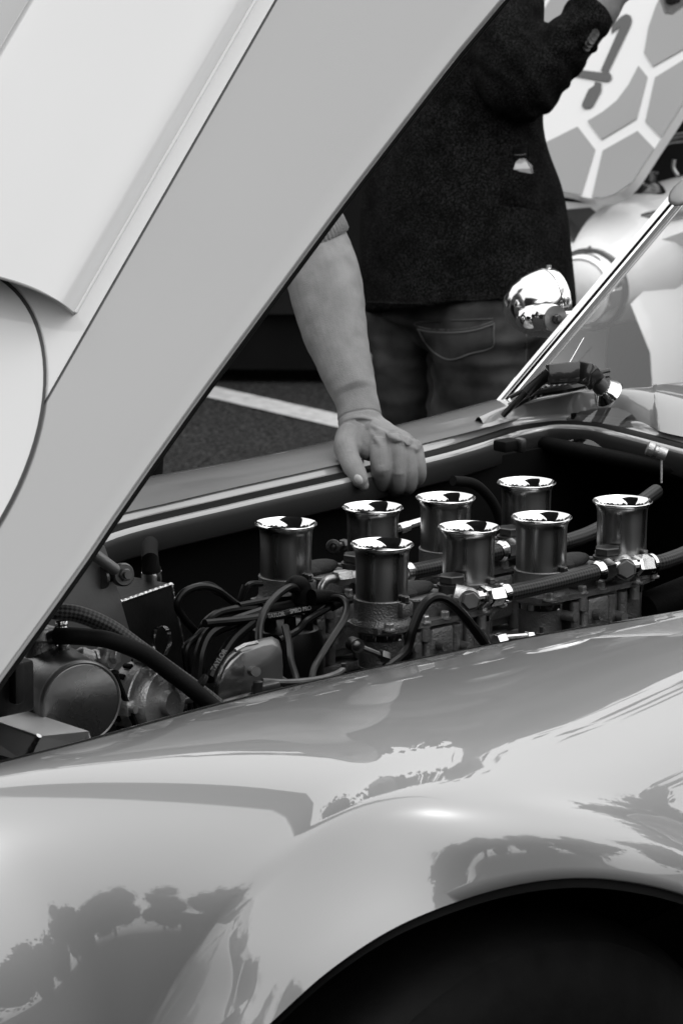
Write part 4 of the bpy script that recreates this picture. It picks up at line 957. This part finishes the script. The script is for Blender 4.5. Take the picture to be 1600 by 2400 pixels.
# thumb leaves the side of the palm
fing([(806, 1000, -.004), (795, 1026, -.020), (803, 1052, -.040), (815, 1080, -.056), (827, 1102, -.066), (835, 1114, -.066)], [34, 31, 25.5, 24, 21, 14])
for q, r in (((870, 1018, -.030), 17), ((908, 1010, -.028), 16), ((934, 1017, -.024), 15), ((955, 1030, -.020), 13), ((876, 1078, -.040), 21), ((914, 1086, -.035), 18), ((939, 1090, -.030), 16), ((804, 1050, -.044), 20)):
    mb.sph(ph(*q), r*PXH, 12)
wr = ph(826, 958, .01); waxis = (P[3]-P[14]).normalized()
kn = [(ph(870, 1018, -.03), .016), (ph(908, 1010, -.028), .015), (ph(934, 1017, -.024), .014), (ph(876, 1080, -.04), .012), (ph(914, 1090, -.035), .011), (ph(939, 1094, -.03), .010), (ph(808, 1062, -.055), .011)]
def hfn(p, n):
    a = noise.noise(p*60)*.0007+noise.noise(p*22)*.0012
    u = (p-wr).dot(waxis)+.006*noise.noise(p*25); a -= .0011*math.exp(-(u/.0011)**2)
    if n.dot(FW) < -.2:
        for s0_, s1_ in TEN:
            dd_, tt_ = seg_d(p, s0_, s1_); a += .0019*math.exp(-(dd_/.0030)**2)*(.4+.6*tt_)
    for c, r in kn:
        d = (p-c).length
        if d < r*1.6: a += .0004*math.sin((p-c).dot(UP)*1500+4*noise.noise(p*150))*math.exp(-(d/r/.6)**2)*abs(noise.noise(p*90))*2
    return p+n*a
TEN = [(ph(*a_, -.03), ph(*b_, -.03)) for a_, b_ in (((842, 975), (870, 1020)), ((850, 975), (908, 1013)), ((860, 980), (934, 1020)), ((870, 990), (954, 1032)))]
def seg_d(p, a, b):                          # distance seen across the back of the hand
    d = b-a; q = p-a; q = q-FW*q.dot(FW); t = max(0, min(1, q.dot(d)/d.dot(d))); return (q-d*t).length, t
fine = remesh(mb, .0012, 4, hfn)
# the rest of the body, hidden behind the bonnet
mb = MB()
def pb(x, y, dd=0): return at(x, y, d=5.62+dd)
hip = pb(70, 640, -.06); sh = pb(390, 120, -.06); gB = V((hip.x, hip.y, gz(hip.x, hip.y)))
mb.tube([hip, hip.lerp(sh, .3), hip.lerp(sh, .7), sh], [.15, .145, .165, .12], 24, flat=.68, xdir=RT)
mb.tube([sh, sh+UP*.10, sh+UP*.14], [.09, .06, .055], 16); mb.sph(sh+UP*.25, .105, 20, (.85, .95, 1.18))
mb.sph(sh+UP*.245-FW*.10, .016, 10)
shl = pb(540, 180, -.06)
mb.tube([shl, ph(630, 320, .23), ph(690, 480, .165)], [.062, .052, .044], 16)
mb.tube([sh, shl], [.08, .066], 16)
shr = pb(190, 190, .0); mb.tube([sh, shr, shr-UP*.28+FW*.05, shr-UP*.5+FW*.0], [.08, .06, .045, .032], 16); mb.tube([shr-UP*.5, shr-UP*.6-FW*.02], [.036, .03], 12, flat=.6)
for o in (-.085, .085):
    b_ = hip+RT*o; f_ = V((b_.x, b_.y, gz(b_.x, b_.y))); mb.tube([b_, b_.lerp(f_, .5), f_+V((0, 0, .07))], [.085, .058, .042], 16)
    mb.tube([f_+V((0, 0, .05)), f_+V((-.08, -.09, .03))], [.045, .036], 12)
coarse = remesh(mb, .008, 2)
bm = bmesh.new(); bm.from_mesh(fine); bm.from_mesh(coarse); me = bpy.data.meshes.new('person'); bm.to_mesh(me); bm.free()
pB = meshobj(me, 'person', 'skin'); tag(pB, 'person behind the raised bonnet, bare forearm and fist resting on the fender', 'person')
th = ph(821, 1097, -.056); tn = (UP*.35-FW*1.0-RT*.25).normalized(); ta_ = (ph(826, 1108)-ph(814, 1080)).normalized(); ta_ = (ta_-tn*ta_.dot(tn)).normalized(); tb_ = tn.cross(ta_)
from mathutils.bvhtree import BVHTree
bv = BVHTree.FromPolygons([v.co.copy() for v in me.vertices], [tuple(p.vertices) for p in me.polygons])
rws = []
for i in range(-6, 7):
    row = []
    for j in range(-5, 6):
        px_ = 823+i*2.2*.55+j*2.0*.85; py_ = 1101+i*2.2*.85-j*2.0*.5
        e = (i/6)**2*.9+(j/5)**2*.9
        loc, nn, ix, dd = bv.ray_cast(CAM, rayd(px_, py_).normalized())
        if loc is None: loc = th
        row.append((loc+(nn if nn else -FW)*(.0012*max(-.6, 1-e*1.25))))
    rws.append(row)
mb = MB(); mb.grid(rws); build(mb, 'thumbnail', 'nail', pB, sharp=80)
# sleeve with ribbed cuff, sweater, trousers
c0 = ph(712, 553, .135); c1 = ph(700, 505, .155); t = (UP*.9-RT*.40-FW*.12).normalized(); dpt = (FW-t*FW.dot(t)).normalized(); s_ = t.cross(dpt)
mb = MB(); N_ = 220; pr = None
for h, rr in ((-.004, .0455), (-.006, .0480), (-.003, .0500), (.006, .0502), (.014, .0498), (.019, .0488)):
    b = len(mb.v)
    for i in range(N_):
        a = 2*math.pi*i/N_; q = rr*(1+(.016 if i % 4 < 2 else -.010)); mb.v.append(c0+t*h+s_*math.cos(a)*q*1.0+dpt*math.sin(a)*q*1.06)
    if pr is not None: mb.bridge(pr, b, N_)
    pr = b
cuff = build(mb, 'ribbed_cuff', 'sweater', pB, sharp=70)
mb = MB()
Q = [c0+t*.012, c0+t*.03, c1+t*.04, ph(660, 400, .2), ph(620, 300, .24), shl, sh]
mb.tube(crs(Q, 4), crf([.0500, .054, .058, .062, .066, .085, .10], 4), 24)
mb.tube([hip-UP*.02, hip.lerp(sh, .3), hip.lerp(sh, .7), sh], [.165, .16, .18, .135], 28, flat=.72, xdir=RT)
mb.tube([sh, shr, shr-UP*.28+FW*.05, shr-UP*.48], [.10, .075, .058, .045], 20)
me = remesh(mb, .007, 3, lambda p, n: p+n*(noise.noise(p*8)*.006)); meshobj(me, 'sweater', 'sweater', pB)
mb = MB()
for o in (-.085, .085):
    b_ = hip+RT*o; f_ = V((b_.x, b_.y, gz(b_.x, b_.y))); mb.tube([b_+UP*.04, b_.lerp(f_, .5), f_+V((0, 0, .06))], [.10, .075, .062], 20)
me = remesh(mb, .008, 3); meshobj(me, 'trousers', 'trousers', pB)
mb = MB(); mb.sph(sh+UP*.28+FW*.02, .112, 20, (.88, .95, 1.0)); build(mb, 'hair', 'hair', pB)
for o in (-.085, .085):
    b_ = hip+RT*o; f_ = V((b_.x, b_.y, gz(b_.x, b_.y))); mb = MB(); mb.tube([f_+V((.05, .05, .045)), f_+V((-.02, -.02, .05)), f_+V((-.13, -.13, .03))], [.045, .05, .03], 14, flat=.8); build(mb, 'shoe', 'car_black', pB)
# ================================================================ RACE CAR WITH HONEYCOMB LIVERY
DR = 9.4
def pz(x, y, dd=0): return at(x, y, d=DR+dd)
PXR = DR/FPX*PS
rp = pz(1370, 455); race = empty('race_car', (pz(1500, 600).x+.6, pz(1500, 600).y+.5, gz(5, 4)), 'white race car with grey honeycomb livery and raised bonnet behind the man', 'car')
def rb(x, y, lift=0): return onpl(x, y, rp+BN*lift, BN)
out = [(1300, -100), (1262, -20), (1222, 45), (1150, 165), (1060, 315), (1040, 372), (1070, 402), (1150, 425), (1285, 438), (1330, 450), (1370, 456), (1410, 448), (1450, 420), (1500, 345), (1568, 240), (1640, 115), (1740, -60), (1700, -140)]
O2 = [(p.x, p.y) for p in crs([V((a, b, 0)) for a, b in out], 4, closed=True)]
mb = MB(); mb.poly([rb(x, y) for x, y in O2], -BN*.025); rbon = build(mb, 'bonnet', 'race_white', race, sharp=40, label='raised bonnet with honeycomb cells and tool emblem')
cells = [
 ([(1489, 62), (1479, 120), (1499, 152), (1590, 100), (1640, 10), (1600, -40), (1530, -40), (1505, 15)], 'grey_paint'),
 ([(1504, 177), (1588, 125), (1628, 130), (1566, 240), (1518, 316), (1482, 278)], 'grey_paint'),
 ([(1466, 150), (1486, 175), (1461, 272), (1381, 320), (1349, 277), (1384, 256), (1416, 230), (1443, 194)], 'grey_paint'),
 ([(1150, 378), (1256, 325), (1326, 290), (1366, 342), (1334, 448), (1285, 437), (1160, 425)], 'grey_paint'),
 ([(1384, 345), (1464, 300), (1502, 340), (1452, 418), (1411, 446), (1384, 454), (1359, 453)], 'grey_paint'),
 ([(1232, 62), (1250, 20), (1285, -40), (1340, -40), (1290, 40), (1252, 86)], 'grey_paint'),
 ([(1140, 205), (1180, 140), (1225, 200), (1235, 265), (1180, 300), (1130, 275)], 'grey_paint')]
for pts, m in cells:
    mb = MB(); mb.poly([rb(x, y, .0022) for x, y in pts], BN*.0008); build(mb, 'honeycomb_cell', m, rbon, smooth=False)
emb = [[(1404, 58), (1426, 37), (1438, 31), (1448, 35), (1451, 45), (1448, 57), (1396, 166), (1379, 162), (1424, 60), (1404, 76)],
       [(1318, 158), (1384, 166), (1399, 166), (1404, 172), (1404, 181), (1396, 187), (1379, 185), (1318, 174)],
       [(1366, 187), (1381, 190), (1380, 208), (1361, 243), (1353, 248), (1341, 248), (1336, 243), (1337, 236), (1351, 205), (1364, 196)]]
for k, pts in enumerate(emb):
    mb = MB(); mb.poly([rb(x, y, .0022+k*.0004) for x, y in pts], BN*.0008); build(mb, 'emblem', 'graphite_paint', rbon, smooth=False)
# grey device at the upper corner, built as a plain block
mb = MB(); mb.poly([pz(x, y, -.12) for x, y in ((1505, -40), (1530, 25), (1548, 27), (1572, 10), (1590, -40))], FW*.05); mb.box(pz(1545, -10, -.125), (.03, .02, .03), bev=.004); build(mb, 'grey_device', 'steel_dark', race)
# body: fender roll, nose panel, flank
cl = crs([pz(1348, 668, .0), pz(1378, 640, .05), pz(1430, 600, .15), pz(1500, 566, .32), pz(1590, 535, .55), pz(1720, 505, .9), pz(1900, 480, 1.4)], 6); m_ = len(cl)
mb = MB(); mb.tube(cl, [(.080+.055*min(1, k/12)) for k in range(m_)], 32); rf_ = build(mb, 'front_fender', 'race_white', race, label='fender with round headlight')
fl_ = [V((p.x, p.y-.02, p.z)) for p in cl]
mb = MB(); mb.grid([[V((p.x+.03, p.y-.10, p.z-.02)) for p in cl], [V((p.x+.03, p.y-.16, p.z-.12)) for p in cl], [V((p.x+.03, p.y-.18, p.z-.30)) for p in cl], [V((p.x, p.y-.14, -.16)) for p in cl]]); build(mb, 'flank', 'race_white', race)
# nose and wing top panel
npn = [(1230, 455), (1290, 462), (1400, 470), (1480, 465), (1568, 440), (1640, 430), (1600, 520), (1490, 560), (1400, 600), (1345, 640), (1240, 640), (1150, 560)]
nzp = pz(1330, 560, .02); nzn = V((-.35, -.45, .9)).normalized()
def nq(x, y, l=0): return onpl(x, y, nzp+nzn*l, nzn)
mb = MB(); mb.poly([nq(x, y) for x, y in npn], -nzn*.04); nose = build(mb, 'nose_panel', 'race_white', race, sharp=40)
for pts in ([(1282, 482), (1355, 476), (1396, 510), (1335, 555), (1290, 553), (1270, 520)], [(1412, 478), (1480, 476), (1440, 500), (1418, 508)], [(1325, 572), (1338, 572), (1342, 590), (1318, 600)], [(1200, 470), (1262, 474), (1255, 540), (1205, 560)]):
    mb = MB(); mb.poly([nq(x, y, .003) for x, y in pts], nzn*.0008); build(mb, 'honeycomb_cell', 'car_black', nose, smooth=False)
mb = MB(); mb.tube(crs([nq(x, y, .012) for x, y in ((1345, 592), (1372, 560), (1420, 525), (1490, 500), (1568, 486))], 6), .014, 12); build(mb, 'wing_shadow_strip', 'car_black', nose)  # black strip standing for the shadow line along the wing
# dark honeycomb cells on the flank seen through the windscreen
def cell_on(o, name, pts, m, lift, parent):
    P = []
    for k in range(len(pts)):
        a = V((*pts[k], 0)); b = V((*pts[(k+1) % len(pts)], 0))
        for j in range(5):
            q = a.lerp(b, j/5); h = hit(o, q.x, q.y, lift)
            if h is not None: P.append(h)
    if len(P) > 3:
        mb = MB(); c = sum(P, V((0, 0, 0)))/len(P); cp = V((0, 0, 0)); mb.v = P+[]; 
        cx = sum(p[0] for p in pts)/len(pts); cy = sum(p[1] for p in pts)/len(pts); hc = hit(o, cx, cy, lift) or c
        mb.v.append(hc); n = len(P)
        for i in range(n): mb.f.append((i, (i+1) % n, n))
        build(mb, name, m, parent, smooth=False)
#cell_on(rf_, 'honeycomb_cell', [(1420, 640), (1470, 585), (1520, 560), (1560, 558), (1560, 575), (1515, 640), (1470, 665)], 'graphite_paint', .006, rf_)
# headlight
hc = pz(1336, 668, -.06); ha = V((-1, -.30, .05)).normalized(); hr = 74*PXR
mb = MB(); mb.lathe([(hr*1.22, -.05), (hr*1.18, .0), (hr*1.10, .012), (hr*1.02, .014), (hr, .008)], hc, ha, 40); hl = build(mb, 'headlight', 'chrome', race)
mb = MB(); mb.lathe([(hr*1.0, .008), (hr*.9, .018), (hr*.6, .032), (hr*.3, .038), (0, .040)], hc, ha, 40); build(mb, 'headlight_lens', 'race_white', hl)
mb = MB(); mb.lathe([(hr*1.24, -.05), (hr*1.30, -.045), (hr*1.30, -.03), (hr*1.22, -.025)], hc, ha, 40); build(mb, 'headlight_gasket', 'car_black', hl)
# engine bay lumps behind the bonnet
bay = [(1360, 150), (1760, 100), (1760, 470), (1600, 470), (1440, 470), (1280, 470), (1150, 440), (1190, -40), (1260, -60)]
mb = MB(); mb.poly([pz(x, y, .55) for x, y in bay], FW*.05); build(mb, 'engine_bay', 'bay_black', race)
mb = MB(); mb.sph(pz(1478, 448, .25), 48*PXR, 24, (1.25, 1.0, .8)); dome = build(mb, 'air_cleaner', 'car_black', race)
mb = MB(); mb.cyl(pz(1492, 418, .25), pz(1492, 396, .25), 15*PXR, n=20); mb.cyl(pz(1492, 398, .25), pz(1492, 394, .25), 21*PXR, n=20); build(mb, 'cleaner_neck', 'steel_dark', dome)
mb = MB(); mb.tube(crs([pz(1548, 366, .2), pz(1546, 385, .2), pz(1556, 402, .2)], 4), 5*PXR, 8); build(mb, 'bay_lever', 'cast_light', race)
mb = MB(); mb.tube([pz(1500, 330, .25), pz(1540, 318, .25), pz(1600, 310, .25)], 12*PXR, 12); build(mb, 'bay_pipe', 'steel_dark', race)
# body side behind the pane
mb = MB(); xx_ = [1250+650*k/16 for k in range(17)]
mb.grid([[pz(x, yt+(ytb-yt)*q+(8*math.sin((x-1250)/90) if q == 0 else 0), .14+1.18*(x-1250)/650-.10*math.sin(math.pi*q)) for x in xx_] for q, yt, ytb in [(q_/6, 700, 1250) for q_ in range(7)]])
dpn = build(mb, 'door_panel', 'race_white', race, sharp=80)
# wheel of the race car
wq = pz(1480, 900, .25); wq.z = gz(wq.x, wq.y)+.29
mb = MB(); mb.lathe([(.18, -.08), (.25, -.09), (.285, -.07), (.29, 0), (.285, .07), (.25, .09), (.18, .08)], wq+V((.25, .15, 0)), (0, 1, 0), 40); rw = build(mb, 'wheel', 'tyre_rubber', race); mb = MB(); mb.lathe([(.18, -.08), (.16, -.06), (.05, -.05), (0, -.06)], wq+V((.25, .15, 0)), (0, 1, 0), 32); build(mb, 'rim', 'cast_light', rw)
# small grey visor on the near car's windscreen top
mb = MB(); mb.sph(at(1578, 436, Y=.56), .024, 20, (1.3, 1.0, .32), Matrix.Rotation(-.6, 3, 'Y')); build(mb, 'sun_visor', 'sheet', ws_)
# ================================================================ BLACK CAR PARKED BEYOND
b0 = gpt(560, 884); DK = depth(b0)
rx = V((RT.x, RT.y, 0)).normalized(); fx = V((FW.x, FW.y, 0)).normalized(); zb = gz(b0.x, b0.y)
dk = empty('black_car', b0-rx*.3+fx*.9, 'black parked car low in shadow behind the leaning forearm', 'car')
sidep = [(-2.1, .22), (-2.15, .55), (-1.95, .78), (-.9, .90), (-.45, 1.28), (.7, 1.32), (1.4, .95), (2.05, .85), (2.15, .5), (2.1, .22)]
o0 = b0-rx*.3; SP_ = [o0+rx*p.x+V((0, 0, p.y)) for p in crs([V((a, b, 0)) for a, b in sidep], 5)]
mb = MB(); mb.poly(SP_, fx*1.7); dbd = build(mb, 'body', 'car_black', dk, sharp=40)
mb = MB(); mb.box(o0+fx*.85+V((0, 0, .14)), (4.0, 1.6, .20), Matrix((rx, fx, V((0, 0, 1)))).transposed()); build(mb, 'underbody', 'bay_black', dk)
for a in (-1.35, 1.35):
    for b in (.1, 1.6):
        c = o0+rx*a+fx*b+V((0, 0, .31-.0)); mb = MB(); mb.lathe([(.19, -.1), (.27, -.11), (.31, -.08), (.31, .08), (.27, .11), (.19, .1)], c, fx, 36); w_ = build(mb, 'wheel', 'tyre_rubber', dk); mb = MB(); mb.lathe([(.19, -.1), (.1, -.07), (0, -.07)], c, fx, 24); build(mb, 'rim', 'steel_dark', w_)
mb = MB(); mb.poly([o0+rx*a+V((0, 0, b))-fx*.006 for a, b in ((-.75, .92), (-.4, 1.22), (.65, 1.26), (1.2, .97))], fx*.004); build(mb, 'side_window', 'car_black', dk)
# ================================================================ TREES round the lot (behind the camera; they show in the paint)
def tree(x, y, h, r, sd):
    rnd = random.Random(sd); z0 = gz(x, y)
    t = empty('tree', (x, y, z0), 'broad leafy tree at the edge of the parking lot', 'tree', 'trees round the parking lot')
    mb = MB(); mb.tube([V((x, y, z0)), V((x+.1, y, z0+h*.3)), V((x-.1, y+.1, z0+h*.75))], [.28, .2, .07], 10)
    for k in range(6):
        a = rnd.random()*6.28; s = V((x, y, z0+h*(.3+.07*k))); mb.tube([s, s+V((math.cos(a)*r*.5, math.sin(a)*r*.5, h*.16))], [.09, .03], 6)
    build(mb, 'trunk', 'bark', t)
    mb = MB(); cl_ = [(V((rnd.gauss(0, 1), rnd.gauss(0, 1), rnd.gauss(0, .8)))) for _ in range(34)]
    for c in cl_:
        c = c.normalized()*rnd.random()**.5; c = V((x+c.x*r, y+c.y*r, z0+h*.52+c.z*h*.46))
        mb.sph(c, r*.30, 8, (1, 1, .9))
        for _ in range(110):
            q = V((rnd.gauss(0, 1), rnd.gauss(0, 1), rnd.gauss(0, 1))).normalized()*rnd.random()**.4*r*.42
            n = V((rnd.gauss(0, 1), rnd.gauss(0, 1), rnd.gauss(0, 1))).normalized(); u = n.orthogonal().normalized()*rnd.uniform(.10, .20); w = n.cross(u)
            b = len(mb.v); mb.v += [c+q-u-w*.5, c+q+u-w*.5, c+q+u*.6+w, c+q-u*.6+w]; mb.f.append((b, b+1, b+2, b+3))
    build(mb, 'crown', 'leaf', t, smooth=False, nrm=False)
for k, (a, d, h, r) in enumerate(((200, 15, 6.5, 3.2), (214, 17, 8.5, 3.6), (232, 14.5, 5.5, 2.8), (247, 18, 8, 3.8), (262, 15.5, 6, 3), (278, 17, 7.5, 3.4), (183, 19, 9, 4), (296, 19, 8, 3.6), (160, 22, 9, 4), (315, 22, 8, 3.6), (5, 19, 8, 3.8), (20, 17, 7, 3.6), (33, 20, 9, 4.2), (47, 18, 7.5, 3.8), (60, 20, 9, 4), (74, 17.5, 7, 3.4), (90, 20, 8.5, 4), (112, 21, 8, 4), (135, 20, 8.5, 4), (340, 20, 8, 3.8))):
    tree(math.cos(math.radians(a))*d-1, math.sin(math.radians(a))*d-1, h, r, k)
